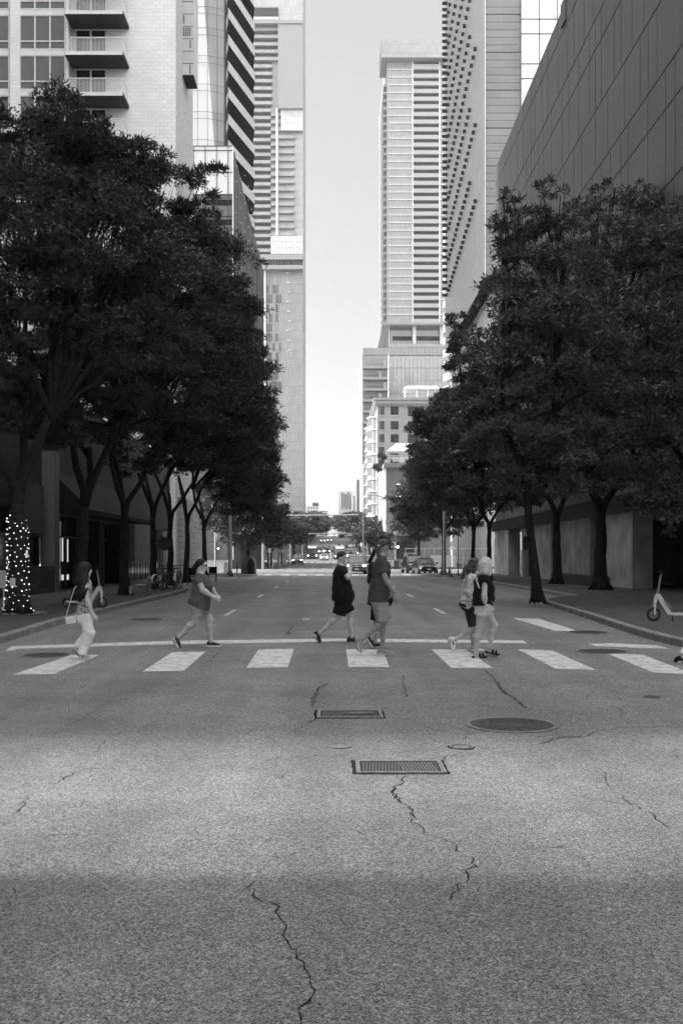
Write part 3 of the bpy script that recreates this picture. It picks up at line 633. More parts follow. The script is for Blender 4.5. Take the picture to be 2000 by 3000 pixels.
b = MB(); b.box(xf-.5, 42, 229.5, 230, Z(1370, 230), Z(1357, 230)); b.box(xf-.6, xf, 230, 262, Z(1370, 230), Z(1357, 230)); b.box(xf-.2, 42, 229.8, 230, Z(1532, 230), Z(1523, 230)); b.box(xf-.05, xf+1.2, 229.9, 230, 0, Z(1532, 230)); b.build('cornice', M_stone, tF)
for ry in (1415, 1450, 1487, 1524):
    for a in (1159, 1195, 1230, 1262):
        if ry > 1520: continue
        o_ = MB(); FB(o_, a, a+31, ry, ry+28, 229.97, .1); o_ = o_.build('window', M_glassd, tF)
        f_ = MB(); FB(f_, a-1, a+32, ry+29, ry+31, 229.8, .2); FB(f_, a+15, a+16, ry, ry+28, 229.9, .08); FB(f_, a, a+31, ry+13, ry+14, 229.9, .08); f_.build('frame', M_lgrey, o_)
        if a < 1200:
            f_ = MB(); FB(f_, a+1, a+14, ry+3, ry+5.5, 229.88, .05); f_.build('ceiling_light', M_glow, o_)
for k in range(10):
    for zz in (5, 9.2, 13.4, 17.6):
        yy = 232+k*3
        o_ = MB(); o_.box(xf-.16, xf-.12, yy-.7, yy+.7, zz, zz+2.6); o_.build('side_window', M_glassm, tF)
b = MB(); b.box(xf-.1, xf+.1, 231, 259, Z(1343, 230)-2.6, Z(1343, 230)-2.5)
for k in range(9): b.box(xf-.55, xf-.13, 231+k*3.4, 231.5+k*3.4, 0.5, zf-1)
b.build('pilaster', M_white, tF)
b = MB(); FB(b, 1160, 1215, 1560, 1640, 229.9, .1); b.build('shopfront', M_glassd, tF)
b = MB(); FB(b, 1157, 1217, 1566, 1569, 228.6, 1.3); b.build('canopy', M_lgrey, tF)
aw = MB(); n = 44
xa, xb = X(1131, 231), X(1220, 231); xt0, xt1 = X(1160, 236), X(1204, 236)
for i in range(n):
    t0, t1 = i/n, (i+1)/n; m_ = i % 2
    p = lambda t: (xa+(xb-xa)*t, 231, Z(1322, 231)); q = lambda t: (xt0+(xt1-xt0)*t, 236, Z(1298, 236))
    aw.quad(p(t0), p(t1), q(t1), q(t0), m_)
    aw.quad((p(t0)[0], 231, Z(1328, 231)), (p(t1)[0], 231, Z(1328, 231)), p(t1), p(t0), m_)
tag(aw.build('striped_awning', [M_white, M_dark]), 'striped roof terrace awning on top of the brick building', 'awning')
b = MB()
for px in (1131, 1152, 1175, 1198, 1219): FB(b, px, px+.8, 1326, 1357, 231, .12)
FB(b, 1131, 1220, 1340, 1341.5, 230.6, .1)
for px in range(1150, 1184, 2): FB(b, px, px+1, 1342, 1353, 230.6, .08)
tag(b.build('terrace_frame', M_white), 'white posts and railing under the striped awning', 'terrace frame')
# ---- large dark clad building on the right (R)
tR = thing('dark_clad_building', (14, 87, 0), 'huge windowless dark grey clad building filling the upper right', 'building')
M_clad = mat('dark_cladding', .12, rough=.5, metal=.15, noise=.1, nscale=.3, detail=10, extra=None)
b = MB(); b.box(14, 60, 24, 87, 4.6, 35.1); b.build('wall', M_clad, tR)
b = MB(); rr = random.Random(1)
for z in (7.4, 9.05, 12.3, 13.95, 17.25, 20.5, 22.2, 25.4, 28.7, 30.3, 33.6): b.box(13.985, 13.998, 24, 87, z-.02, z+.02)
yy = 24.5
zs_ = [4.6, 9.05, 13.95, 17.25, 22.2, 25.4, 30.3, 35.1]
for a, c in zip(zs_, zs_[1:]):
    yy = 24.5+rr.uniform(0, 2)
    while yy < 86.8: b.box(13.988, 13.997, yy-.004, yy+.004, a+.05, c-.05); yy += rr.choice((1.2, 1.8, 2.4, 3.0))
b.build('panel_joints', mat('wall_joint_grey', .06, rough=.9, spec=.1), tR)  # panel joints drawn as thin dark grey lines
b = MB(); b.box(13.9, 14.0, 60.5, 61.6, 33.9, 35.3); b.box(13.93, 60, 24, 60.4, 35.1, 35.35); b.build('parapet', M_clad, tR)
M_pier = mat('stained_concrete', .4, rough=.85, noise=.35, nscale=.9, detail=12, bump=.3, bscale=30)
for (a, c) in ((34.5, 39.0), (46.8, 52.5), (54.6, 62.5), (64.2, 70), (80, 87)):
    o_ = MB(); o_.box(13.9, 14.85, a, c, .15, 3.75); o_.build('pier', M_pier, tR)
b = MB(); b.box(13.7, 60, 24, 87, 3.75, 4.6); b.build('louvre_band', mat('corrugated_band', .035, rough=.6, metal=.3), tR)
b = MB()
for i in range(9): b.box(13.62, 13.69, 24, 87, 3.8+i*.09, 3.83+i*.09)
b.build('louvres', M_dark, tR)
b = MB(); b.box(17.5, 18, 24, 87, .1, 3.8); b.build('recessed_wall', mat('recess_brick', .06, rough=.9, extra=brick_extra(.07, .05, .09, .6, .3, 'yz', .02)), tR)
b = MB(); b.box(16.2, 17.4, 71.5, 71.7, .15, 3.0); b.box(15.0, 15.1, 71, 79.5, .15, 3.2); b.build('entrance_glazing', M_glassd, tR)
b = MB()
for yy in (71.2, 74, 77, 79.4): b.box(14.9, 14.99, yy, yy+.12, .15, 3.2)
b.box(14.88, 14.99, 71, 79.5, 3.2, 3.74); b.box(13.95, 14.4, 74.3, 75.0, .15, 2.1); b.build('entrance_frame', M_lgrey, tR)
tag((lambda q: (q.box(13.0, 13.85, 50.5, 59.5, .15, .62), q.box(13.08, 13.77, 50.6, 59.4, .62, .64))[0].build('planter', M_dark))(MB()), 'long low black planter against the concrete piers', 'planter')
# ---- overhanging patterned tower (B)
tB = thing('patterned_tower', (19.8, 131, 0), 'grey panelled tower with diagonal strips of small windows above a black overhang', 'building')
xB = X(1421, 131); zB = Z(819, 131)
M_bp = mat('grey_facade_panel', .2, rough=.55, extra=brick_extra(.2, .165, .25, 4.2, .985, 'xz', .02, .2))
M_bs = mat('satin_facade_panel', .34, rough=.38, metal=.35, extra=brick_extra(.38, .34, .24, 30, .7, 'yz', .03, .2))
b = MB(); b.box(xB+.05, 36, 131.0, 178, zB, 120); b.build('wall', M_bp, tB)
b = MB(); b.box(xB-.02, xB+.05, 131.02, 178, zB, 120); b.build('street_wall', M_bs, tB)
b = MB()
for i in range(16): zz = zB+i*4.93; b.box(xB, X(1525, 130.9), 130.95, 130.99, zz-.04, zz+.04)
for i in range(80): zz = zB+i*.985; b.box(xB, X(1525, 130.9), 130.97, 130.99, zz-.012, zz+.012)
b.build('joints', M_dark, tB)
b = MB(); b.box(xB-.06, xB, 130.9, 131.05, zB, 120); b.build('corner_trim', M_white, tB)
b = MB(); b.box(X(1526, 130.6), 36, 130.6, 130.98, zB+3, 120); b.build('pale_glazing', M_pglass, tB)
b = MB()
for px in (1525, 1579, 1632, 1684): FB(b, px-.8, px+.8, -800, 700, 130.5, .09)
for i in range(16):
    for dy in (0, 43): FB(b, 1526, 1700, 317-131*i+dy-.6+262, 317-131*i+dy+.6+262, 130.5, .08)
b.build('glazing_bars', M_dark, tB)
# diagonal strips of windows: small dark panes climbing towards the camera
cnt = 0
zz0 = zB+2
panes = []
for k in range(-2, 14):
    for j in range(18):
        y = 171.2-j*1.9; z = zB+9+k*5.25+j*.22
        if z > zB+7.5+(171-y)*.12 and z < 104 and (j < 15 or k % 2 == 0): panes.append((y, z, 3.6))
for j in range(62):
    z = zB+9+j*1.1
    if z < 104: panes.append((174.5, z, 6.2))
pn = sorted(panes, key=lambda q: q[1])
M_slot = mat('window_slot', .035, rough=.8, spec=.1)
def pane_mesh(lst, nm_, kind=None):
    o_ = MB()
    for (y, z, wd) in lst: o_.box(xB-(.44 if wd < 5 else .9), xB-.02, y, y+.2, z, z+.52)
    r = o_.build(nm_, M_slot, tB)
    if kind: r['kind'] = kind
for q_ in pn[:99]: pane_mesh([q_], 'window')
pane_mesh(pn[99:], 'windows', 'stuff')
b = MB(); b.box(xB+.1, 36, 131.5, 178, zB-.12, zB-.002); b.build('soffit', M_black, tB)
b = MB(); b.box(xB+1.6, 36, 136, 178, 0, zB-.12); b.build('lower_wall', M_lgrey, tB)
b = MB(); b.box(xB+1.5, xB+1.59, 138, 176, 6, zB-8); b.build('lower_glazing', M_pglass, tB)
# slender tower with wedge balconies seen between
tW = thing('wedge_balcony_building', (22, 190, 0), 'white building whose wedge shaped balconies poke out behind the patterned tower', 'building')
b = MB(); b.box(X(1325, 190), 45, 190, 193.5, 0, Z(560, 190)); b.build('wall', M_lgrey, tW)
for i in range(15):
    y = 665+36.5*i
    o_ = MB(); z1 = Z(y, 188); xw = X(1321, 190)
    o_.prism([(xw-1.3, 192), (xw, 188.6), (xw+3, 188.6), (xw+3, 193)], z1-.25, z1); o_ = o_.build('balcony', M_white, tW)
    r_ = MB(); r_.prism([(xw-1.3, 192), (xw, 188.6), (xw+.06, 188.7), (xw-1.2, 192)], z1, z1+1.1); r_.build('railing', M_lgrey, o_)
# ---- low shops under the trees on the left (G)
tG = thing('low_shop_building', (-12, 60, 0), 'long low dark shopfront building behind the left row of trees', 'building')
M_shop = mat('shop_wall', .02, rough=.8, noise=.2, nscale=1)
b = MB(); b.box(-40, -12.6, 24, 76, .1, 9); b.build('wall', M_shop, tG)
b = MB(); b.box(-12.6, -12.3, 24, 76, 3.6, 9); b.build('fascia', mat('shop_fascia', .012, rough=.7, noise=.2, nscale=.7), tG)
b = MB()
for yy in [24+1.9*i for i in range(27)]: b.box(-12.45, -12.38, yy, yy+.07, .15, 3.6)
b.box(-12.45, -12.38, 24, 76, 3.5, 3.6); b.box(-12.46, -12.37, 24, 76, 2.5, 2.58); b.build('window_frames', M_dark, tG)
b = MB(); b.box(-12.55, -12.5, 24, 76, .15, 3.5); b.build('shop_glazing', M_glassd, tG)
o_ = MB(); o_.box(-12.3, -11.75, 42.6, 43.3, .15, 6.1); o_.build('pillar', mat('pale_pillar', .13, rough=.8), tG)
o_ = MB(); o_.box(-12.3, -12.0, 38.6, 41.8, 2.6, 4.6); o_.build('panel', mat('shop_panel', .05, rough=.8), tG)
o_ = MB(); o_.box(-12.3, -11.7, 36, 42.4, .15, 1.25); o_.build('stone_base', mat('ledge_stone', .07, rough=.9, extra=brick_extra(.04, .025, .015, .5, .2, 'yz', .02)), tG)
for ya, yb in ((50, 51.2), (55, 57.4)): o_ = MB(); o_.box(-12.3, -11.6, ya, yb, .15, 3.4); o_.build('pier', M_black, tG)
o_ = MB(); o_.box(-12.3, -12.0, 61.0, 67.5, 1.3, 4.4); o_.build('pale_wall', mat('pale_render', .12, rough=.8, noise=.15, nscale=.8), tG)
o_ = MB(); o_.loft([[(-12.3, 44, 3.6), (-12.3, 60, 3.6), (-12.3, 60, 5.4), (-12.3, 44, 5.4)], [(-10.6, 44, 3.5), (-10.6, 60, 3.5), (-10.6, 60, 3.7), (-10.6, 44, 3.7)]]); o_.build('canopy', M_black, tG)
for yy in (51.6, 52.3, 53.1, 53.9, 59.2, 60.3, 46.4, 47.3):
    o_ = MB(); o_.box(-12.47, -12.44, yy, yy+.1, 1.3+.3*(yy % 1), 2.3+.5*(yy % 1)); o_.box(-12.47, -12.44, yy-.05, yy+.2, .55, .8); o_.build('display_light', mat('shop_glow', .6, emit=.3), tG)
o_ = MB(); o_.box(-12.47, -12.44, 38.7, 39.9, 1.5, 1.54); o_.box(-12.47, -12.44, 40.6, 41.3, 1.6, 1.9); o_.build('window_display', mat('shop_glow2', .6, emit=.25), tG)
# word on the shop canopy edge
def text(name, s, size, loc, rot, m, parent=None, ext=.01):
    c = bpy.data.curves.new(name, 'FONT'); c.body = s; c.size = size; c.extrude = ext; c.align_x = 'CENTER'
    o = bpy.data.objects.new(name, c); COL.objects.link(o); dg = bpy.context.evaluated_depsgraph_get()
    me = bpy.data.meshes.new_from_object(o.evaluated_get(dg)); bpy.data.objects.remove(o)
    me.materials.clear(); me.materials.append(m); o = bpy.data.objects.new(name, me); COL.objects.link(o); o.rotation_euler = rot; o.location = loc
    if parent: o.parent = parent; o.location = Vector(loc)-parent.location
    return o
# base of the white tower: stone block wall at the corner
tS = MB(); tS.box(-12.0, -11.6, 77.5, 87.2, .15, 6.2); tS.build('stone_base', mat('limestone_blocks', .3, rough=.85, extra=brick_extra(.34, .24, .14, .8, .45, 'yz', .02)), tA)
# ---- far buildings beyond the hill
def farb(name, label, px0, px1, py0, d, th, m, rows, dark=M_glassm, base=1600):
    t = thing(name, (X((px0+px1)/2, d), d, zg(d)), label, 'building')
    b = MB(); FB(b, px0, px1, py0, base, d, th); b.build('wall', m, t)
    for r in rows:
        o = MB(); FB(o, *r, d-.5, .45); o.build('window', dark, t)
    return t
t = farb('far_office', 'far white office block with slim dark windows and a grey roof box', 897, 935, 1483, 620, 40, M_white, [(903+8*i, 905.5+8*i, 1484+0, 1490) for i in range(4)]+[(903+8*i, 905.5+8*i, 1495, 1513) for i in range(4)])
o = MB(); FB(o, 915, 932, 1473, 1482.5, 622, 20); o.build('roof_box', M_dark, t)
farb('far_striped_block', 'far block with white horizontal stripes just left of the hill crest', 936, 960, 1494, 680, 40, M_white, [(938, 960, 1497+6*i, 1500+6*i) for i in range(12)])
farb('far_slotted_tower', 'far pale tower with tall window slots right of the sky gap bottom', 990, 1033, 1438, 640, 40, M_lgrey, [(1000+6*i, 1002.5+6*i, 1441+(i % 3)*3, 1492-(i % 2)*4) for i in range(5)], M_dark)
farb('far_plain_tower', 'far plain grey tower between the slotted tower and the hotel', 1034, 1046, 1452, 600, 40, M_kgrey, [])
farb('far_dark_slab', 'dark grey slab tower directly left of the hotel', 1045, 1064, 1405, 480, 40, mat('slab_grey', .22, rough=.6), [(1049, 1052, 1415, 1590)])
farb('far_pale_slab', 'slim white slab beside the hotel bays', 1060, 1076, 1360, 345, 25, M_white, [(1066, 1069, 1370, 1600)], base=1640)
b = MB(); b.box(X(1133, 420)-.03, X(1133, 420), 420.35, 491, Z(945, 420), Z(170, 420)); b.build('side_wall', mat('shaded_side_panels', .2, rough=.5), tC)  # flank given a darker colour to stand in for shade
# ---- added unseen blocks that shade the street and leave one sunlit band
t = thing('shade_tower', (-50, 46, 0), 'added unseen block outside the view on the left, shading the street', 'building')
b = MB(); b.box(-75, -30.5, 9.0, 76, 0, 78); b.build('wall', M_lgrey, t)
t = thing('shade_tower', (-50, -20, 0), 'added unseen block behind the camera on the left, shading the foreground', 'building')
b = MB(); b.box(-75, -12, -70, 5.4, 0, 78); b.build('wall', M_kgrey, t)
t = thing('shade_tower', (40, -30, 0), 'added unseen block behind the camera on the right, shading the foreground', 'building')
b = MB(); b.box(13, 60, -70, -1, 0, 60); b.build('wall', M_kgrey, t)  # unseen box added to cut sky light on the near ground

t = thing('hidden_shade_tower', (-55, 158, 0), 'added shade block hidden behind the white apartment tower', 'building')
b = MB(); b.box(-78, -41, 126, 190, 0, 175); b.build('wall', M_lgrey, t)  # hidden box added to keep the sun off the patterned tower
t = thing('low_shade_block', (-30, 300, zg(228)), 'added low shade block hidden behind the far left street trees', 'building')
b = MB(); b.box(-60, -23, 228, 384, 0, 21); b.build('wall', M_lgrey, t)  # hidden box added to shade the road at the hill foot
t = thing('hill_shade_block', (-40, 560, zg(440)), 'added long shade block hidden on the left of the hill behind the trees', 'building')
b = MB(); b.box(-80, -34, 440, 720, 0, 44); b.build('wall', M_lgrey, t)  # hidden box added to shade the upper hill road
# ---- the air: even summer haze
M_haze = bpy.data.materials.new('haze'); M_haze.use_nodes = True; q = M_haze.node_tree; q.nodes.clear()
pv = q.nodes.new('ShaderNodeVolumePrincipled'); pv.inputs['Density'].default_value = .00022; pv.inputs['Color'].default_value = (.95, .95, .95, 1); pv.inputs['Anisotropy'].default_value = .2
oo = q.nodes.new('ShaderNodeOutputMaterial'); q.links.new(pv.outputs[0], oo.inputs['Volume'])
tag(MB().box(-2600, 2600, -80, 3100, -2, 300).build('haze', M_haze), kind='stuff')
# ------------------------------------------------------------------ trees
def leaf_mat(name, g, tr=.25):
    m = bpy.data.materials.new(name); m.use_nodes = True; t = m.node_tree; b = t.nodes['Principled BSDF']; out = t.nodes['Material Output']
    geo = t.nodes.new('ShaderNodeNewGeometry')
    mr = t.nodes.new('ShaderNodeMapRange'); mr.inputs['To Min'].default_value = g*.3; mr.inputs['To Max'].default_value = g*2.1
    t.links.new(geo.outputs['Random Per Island'], mr.inputs['Value']); t.links.new(mr.outputs[0], b.inputs['Base Color'])
    b.inputs['Roughness'].default_value = .45; b.inputs['Specular IOR Level'].default_value = .5
    tl = t.nodes.new('ShaderNodeBsdfTranslucent'); t.links.new(mr.outputs[0], tl.inputs[0])
    mx = t.nodes.new('ShaderNodeMixShader'); mx.inputs[0].default_value = tr
    t.links.new(b.outputs[0], mx.inputs[1]); t.links.new(tl.outputs[0], mx.inputs[2]); t.links.new(mx.outputs[0], out.inputs['Surface'])
    return m
M_leafL = leaf_mat('oak_leaf', .034); M_leafR = leaf_mat('elm_leaf', .075); M_leafF = leaf_mat('far_leaf', .06)
M_bark = mat('bark', .02, rough=.95, spec=.15, noise=.4, nscale=8, detail=8, bump=1.0, bscale=14)
def sprigs(rng, C, Nrm, nl, L, Wd, droop=0.0):
    """at each centre C (n,3) a sprig of nl narrow leaves radiating around the outward direction Nrm"""
    n = len(C); tot = n*nl
    c = np.repeat(C, nl, 0); nr = np.repeat(Nrm, nl, 0)
    dirs = rng.normal(size=(tot, 3)); dirs /= np.linalg.norm(dirs, axis=1, keepdims=True)
    dirs = dirs*.9+nr*.75+np.array([0, 0, -droop]); dirs /= np.linalg.norm(dirs, axis=1, keepdims=True)
    up = rng.normal(size=(tot, 3)); sd = np.cross(dirs, up); sd /= np.linalg.norm(sd, axis=1, keepdims=True)
    ln = L*rng.uniform(.7, 1.25, (tot, 1)); wd = Wd*rng.uniform(.7, 1.2, (tot, 1))
    c = c+rng.normal(size=(tot, 3))*L*.25
    base = c; tip = c+dirs*ln; mid = c+dirs*ln*.5
    V = np.stack([base, mid+sd*wd/2, tip, mid-sd*wd/2], 1).reshape(-1, 3)
    return V
def make_crown(name, seed, blobs, nsp, nl, L, Wd, m, parent, droop=0.0, sub=26):
    """blobs: list of (cx,cy,cz,r); each is broken into small clumps; sprigs sit on the clumps' surfaces"""
    rng = np.random.default_rng(seed); Cs = []; Ns = []
    tot = sum(r*r for *_, r in blobs)
    for (cx, cy, cz, r) in blobs:
        k = max(5, int(sub*(r/2.2)**2)); cl = rng.normal(size=(k, 3)); cl /= np.linalg.norm(cl, axis=1, keepdims=True)
        cl *= (r*rng.uniform(.45, 1.0, (k, 1))); cl[:, 2] *= .9
        cr = r*rng.uniform(.16, .42, k)
        n = int(nsp*r*r/tot)
        idx = rng.choice(k, n, p=(cr**2)/np.sum(cr**2))
        d = rng.normal(size=(n, 3)); d /= np.linalg.norm(d, axis=1, keepdims=True); d[:, 2] = np.abs(d[:, 2])*.75+d[:, 2]*.25
        rad = cr[idx][:, None]*rng.uniform(.55, 1.12, (n, 1))
        p = cl[idx]+d*rad*np.array([1, 1, .75])
        Cs.append(p+np.array([cx, cy, cz])); nn = p/np.linalg.norm(p, axis=1, keepdims=True); Ns.append(nn*.5+d*.5+np.array([0, 0, .15]))
    C = np.concatenate(Cs); N = np.concatenate(Ns)
    V = sprigs(rng, C, N, nl, L, Wd, droop)
    nq = len(V)//4
    me = bpy.data.meshes.new(name); me.vertices.add(len(V)); me.vertices.foreach_set('co', V.astype(np.float32).ravel())
    me.loops.add(nq*4); me.loops.foreach_set('vertex_index', np.arange(nq*4, dtype=np.int32)); me.polygons.add(nq)
    me.polygons.foreach_set('loop_start', np.arange(0, nq*4, 4, dtype=np.int32)); me.update(calc_edges=True)
    me.materials.append(m); o = bpy.data.objects.new(name, me); COL.objects.link(o); o.parent = parent
    return o
def make_trunk(parent, seed, h0, r0, targets, lean=(0, 0), z0=0.0, forks=3):
    """trunk from the ground to h0, limbs on to every blob centre (local coordinates)"""
    r = random.Random(seed); b = MB(); top = Vector((lean[0], lean[1], h0)); n = 7
    pts = [Vector((lean[0]*t**1.3+r.uniform(-.04, .04), lean[1]*t+r.uniform(-.04, .04), z0+(h0-z0)*t)) for t in [i/n for i in range(n+1)]]
    b.tube(pts, [r0*1.5, r0*1.12]+[r0*(1.05-.35*i/n) for i in range(2, n+1)], 12)
    for a in range(5):
        an = a*1.3+r.uniform(0, .5); b.tube([(r0*.5*math.cos(an), r0*.5*math.sin(an), z0+.4), (r0*1.9*math.cos(an), r0*1.9*math.sin(an), z0-.05)], [r0*.5, r0*.2], 6)
    hubs = []
    for k in range(forks):
        an = 2*PI*k/forks+r.uniform(-.4, .4); hubs.append(top+Vector((math.cos(an)*1.1, math.sin(an)*1.1, 1.9+r.uniform(-.3, .6))))
    for hb in hubs: mdp = (top+hb)/2+Vector((r.uniform(-.15, .15), r.uniform(-.15, .15), -.15)); b.tube([pts[-2], top*.9+hb*.1, mdp, hb], [r0*.62, r0*.6, r0*.5, r0*.42], 9)
    for (cx, cy, cz, cr) in targets:
        c = Vector((cx, cy, cz)); hb = min(hubs, key=lambda q: (q-c).length)
        mid = (hb*.45+c*.55)+Vector((r.uniform(-.4, .4), r.uniform(-.4, .4), r.uniform(-.5, .1)))
        b.tube([hb-Vector((0, 0, .3)), (hb+mid)/2, mid, c], [r0*.4, r0*.3, r0*.2, r0*.09], 7)
        for j in range(5):
            e = c+Vector((r.uniform(-1, 1), r.uniform(-1, 1), r.uniform(-.5, 1)))*cr*.8; b.tube([mid, (mid+e)/2+Vector((0, 0, r.uniform(-.2, .3))), e], [r0*.14, r0*.08, r0*.02], 5)
    b.v = b.v
    o = b.build('trunk', M_bark, parent, smooth=True, world=False)
    return o
def rblobs(seed, zc, rad, hz, n, br, cx=0, cy=0):
    r = random.Random(seed); out = []
    for i in range(n):
        a = i*2.4+r.uniform(-.4, .4); q = math.sqrt((i+.5)/n); zz = zc+hz*math.cos(PI*q*.5)*r.choice((1, 1, -.55))*r.uniform(.7, 1)
        out.append((cx+rad*q*math.cos(a)*.8, cy+rad*q*math.sin(a)*.8, zz, br*r.uniform(.8, 1.15)))
    return out
def tree(x, y, label, seed, blobs, r0=.2, h0=2.8, nsp=5200, nl=6, L=.17, Wd=.05, m=None, z0=.15, lean=(0, 0), group=None, droop=0.0, name='street_tree', forks=3, trunk=True, cat='tree'):
    t = thing(name, (x, y, z0+ (zg(y) if y > 128 else 0)), label, cat, group)
    make_crown('crown', seed, blobs, nsp, nl, L, Wd, m or M_leafL, t, droop)
    if trunk: make_trunk(t, seed, h0, r0, blobs, lean, 0.0, forks)
    return t
GL = 'dark trees in a row along the left pavement'; GR = 'trees along the right pavement'
EL = [(250, 400), (330, 460), (430, 480), (455, 600), (545, 645), (714, 668), (867, 712), (918, 748), (1020, 746), (1148, 788), (1275, 812), (1467, 820), (1530, 842), (1700, 850)]
ER = [(400, 1440), (880, 1450), (900, 1300), (1000, 1300), (1058, 1275), (1148, 1256), (1250, 1214), (1352, 1199), (1416, 1180), (1480, 1150), (1700, 1145)]
def edge(E, y):
    for (a, p), (b_, q_) in zip(E, E[1:]):
        if y <= b_: return p+(q_-p)*max(0, (y-a))/(b_-a)
    return E[-1][1]
def wp(x, y, px, py, d, r):
    k = .84*r*2950/d
    if x < 0: px = min(px, edge(EL, py)-k)
    else: px = max(px, edge(ER, py)+k)
    return (X(px, d)-x, d-y, Z(py, d)-.15, r)     # a blob given where it shows in the photo
# T1: the big tree wrapped in lights
x, y = -8.25, 26.4
B1 = [wp(x, y, 150, 500, 28, 1.5), wp(x, y, 280, 530, 28, 1.5), wp(x, y, 215, 425, 28, 1.0), wp(x, y, 360, 560, 28, 1.2), wp(x, y, 30, 470, 27.5, 1.0), wp(x, y, 60, 430, 27, 1.75), wp(x, y, 205, 420, 27, 1.5), wp(x, y, -90, 510, 26, 1.7), wp(x, y, 330, 440, 27.5, 1.45), wp(x, y, 420, 560, 27.5, 1.2), wp(x, y, 120, 620, 26, 1.9), wp(x, y, 300, 700, 26.5, 1.9), wp(x, y, -20, 760, 25.5, 2.0), wp(x, y, 180, 860, 26, 1.9), wp(x, y, 400, 800, 27.5, 1.6), wp(x, y, 500, 730, 28.5, 1.3), wp(x, y, 90, 1020, 26.5, 1.7), wp(x, y, 330, 980, 27, 1.7), wp(x, y, 40, 1230, 27, 1.3), wp(x, y, 170, 1260, 28, 1.0), wp(x, y, -100, 950, 26, 2.0), wp(x, y, 460, 960, 28, 1.3), wp(x, y, 120, 1130, 29.5, 1.5), wp(x, y, 250, 560, 29, 1.7), wp(x, y, 230, 1080, 29, 1.5), wp(x, y, 60, 880, 29.5, 1.7), wp(x, y, 330, 1100, 29, 1.2)]
t1 = tree(x, y, 'largest left tree, nearest the crosswalk, its trunk wrapped in tiny lights', 11, B1, .24, 3.3, nsp=24000, L=.15, Wd=.042, group=GL, name='oak_tree')
# T2
x, y = -8.05, 32
B2 = [wp(x, y, 330, 560, 33, 1.9), wp(x, y, 480, 560, 34, 1.5), wp(x, y, 560, 620, 34, 1.2), wp(x, y, 420, 700, 33, 2.0), wp(x, y, 560, 760, 34.5, 1.7), wp(x, y, 600, 880, 34, 1.3), wp(x, y, 500, 920, 33, 1.9), wp(x, y, 300, 900, 32, 2.0), wp(x, y, 430, 1080, 32, 1.7), wp(x, y, 230, 1100, 32, 1.5), wp(x, y, 560, 1060, 34, 1.4), wp(x, y, 590, 540, 34.3, .8), wp(x, y, 350, 1180, 33, 1.2), wp(x, y, 150, 900, 33, 1.9), wp(x, y, 260, 1235, 32, 1.1), wp(x, y, 380, 1290, 33, 1.0), wp(x, y, 130, 1210, 33, 1.3), wp(x, y, 330, 1010, 34, 1.7), wp(x, y, 520, 1180, 34, 1.2)]
tree(x, y, 'second tree of the left row, behind the long haired woman in white trousers', 12, B2, .22, 3.4, nsp=15500, L=.16, Wd=.045, group=GL, name='oak_tree', lean=(.2, 0))
x, y = -8.1, 39.2
B3 = [wp(x, y, 560, 800, 41, 2.2), wp(x, y, 650, 880, 42, 1.7), wp(x, y, 690, 960, 42, 1.3), wp(x, y, 560, 1000, 40, 2.2), wp(x, y, 650, 1090, 42, 1.8), wp(x, y, 430, 960, 39, 2.2), wp(x, y, 480, 1180, 39, 1.8), wp(x, y, 350, 1150, 39, 1.8), wp(x, y, 600, 1200, 41, 1.6), wp(x, y, 660, 840, 42, 1.3), wp(x, y, 300, 1290, 40, 1.4), wp(x, y, 440, 1330, 40, 1.3), wp(x, y, 520, 1290, 40, 1.3), wp(x, y, 380, 1370, 40, .9)]
tree(x, y, 'third tree of the left row, standing next to the fire hydrant', 13, B3, .19, 3.4, nsp=10000, L=.18, Wd=.05, group=GL, name='oak_tree')
lab = ['fourth tree of the left row, beside the parked bicycles', 'fifth tree of the left row, left of the woman in shorts', 'sixth tree of the left row, right above the head of the woman in shorts', 'seventh tree of the left row, just right of the woman in shorts']
spec = [(-8.2, 46, 20, [(600, 1050, 47, 2.4), (700, 1120, 48, 2.0), (740, 1200, 48, 1.5), (640, 1250, 47, 2.0), (520, 1230, 46, 2.2), (450, 1290, 46, 1.8), (730, 1040, 48, 1.2), (560, 1340, 46, 1.4), (690, 930, 48, 1.7), (700, 1330, 48, 1.3)]),
        (-8.3, 51.5, 21, [(700, 960, 53, 2.3), (740, 1080, 53, 1.9), (735, 930, 53, 1.6), (650, 1150, 52, 2.4), (740, 1260, 53, 1.8), (600, 1300, 51, 2.0), (680, 1340, 52, 1.7), (752, 1010, 53, 1.2), (720, 880, 53, 1.3)]),
        (-8.4, 58, 22, [(720, 1140, 60, 2.5), (750, 1190, 60, 1.6), (760, 1300, 60, 2.0), (680, 1290, 59, 2.3), (790, 1250, 60, 1.5), (640, 1360, 58, 2.0), (780, 1380, 60, 1.5), (720, 1400, 58, 1.7), (805, 1300, 60, 1.0)]),
        (-8.4, 66, 23, [(740, 1240, 68, 2.6), (765, 1290, 68, 1.6), (770, 1390, 68, 2.2), (700, 1390, 67, 2.3), (795, 1400, 68, 1.3), (780, 1460, 68, 1.8), (700, 1450, 67, 1.8)])]
for (x, y, sd, bl), l in zip(spec, lab):
    tree(x, y, l, sd, [wp(x, y, *b_) for b_ in bl], .17, 3.6, nsp=7500, L=.2, Wd=.062, group=GL)
x, y = -8.2, 97
tree(x, y, 'wide dark tree beyond the side street left of the arched signal mast', 24, [wp(x, y, *b_) for b_ in [(760, 1440, 97, 3.2), (810, 1460, 98, 2.4), (700, 1470, 97, 3.0), (820, 1540, 98, 2.2), (770, 1530, 97, 2.6), (840, 1510, 99, 1.6), (700, 1550, 96, 2.4), (640, 1520, 97, 2.6), (640, 1450, 97, 2.6)]], .26, 3.2, nsp=7000, L=.28, Wd=.1, group=GL)
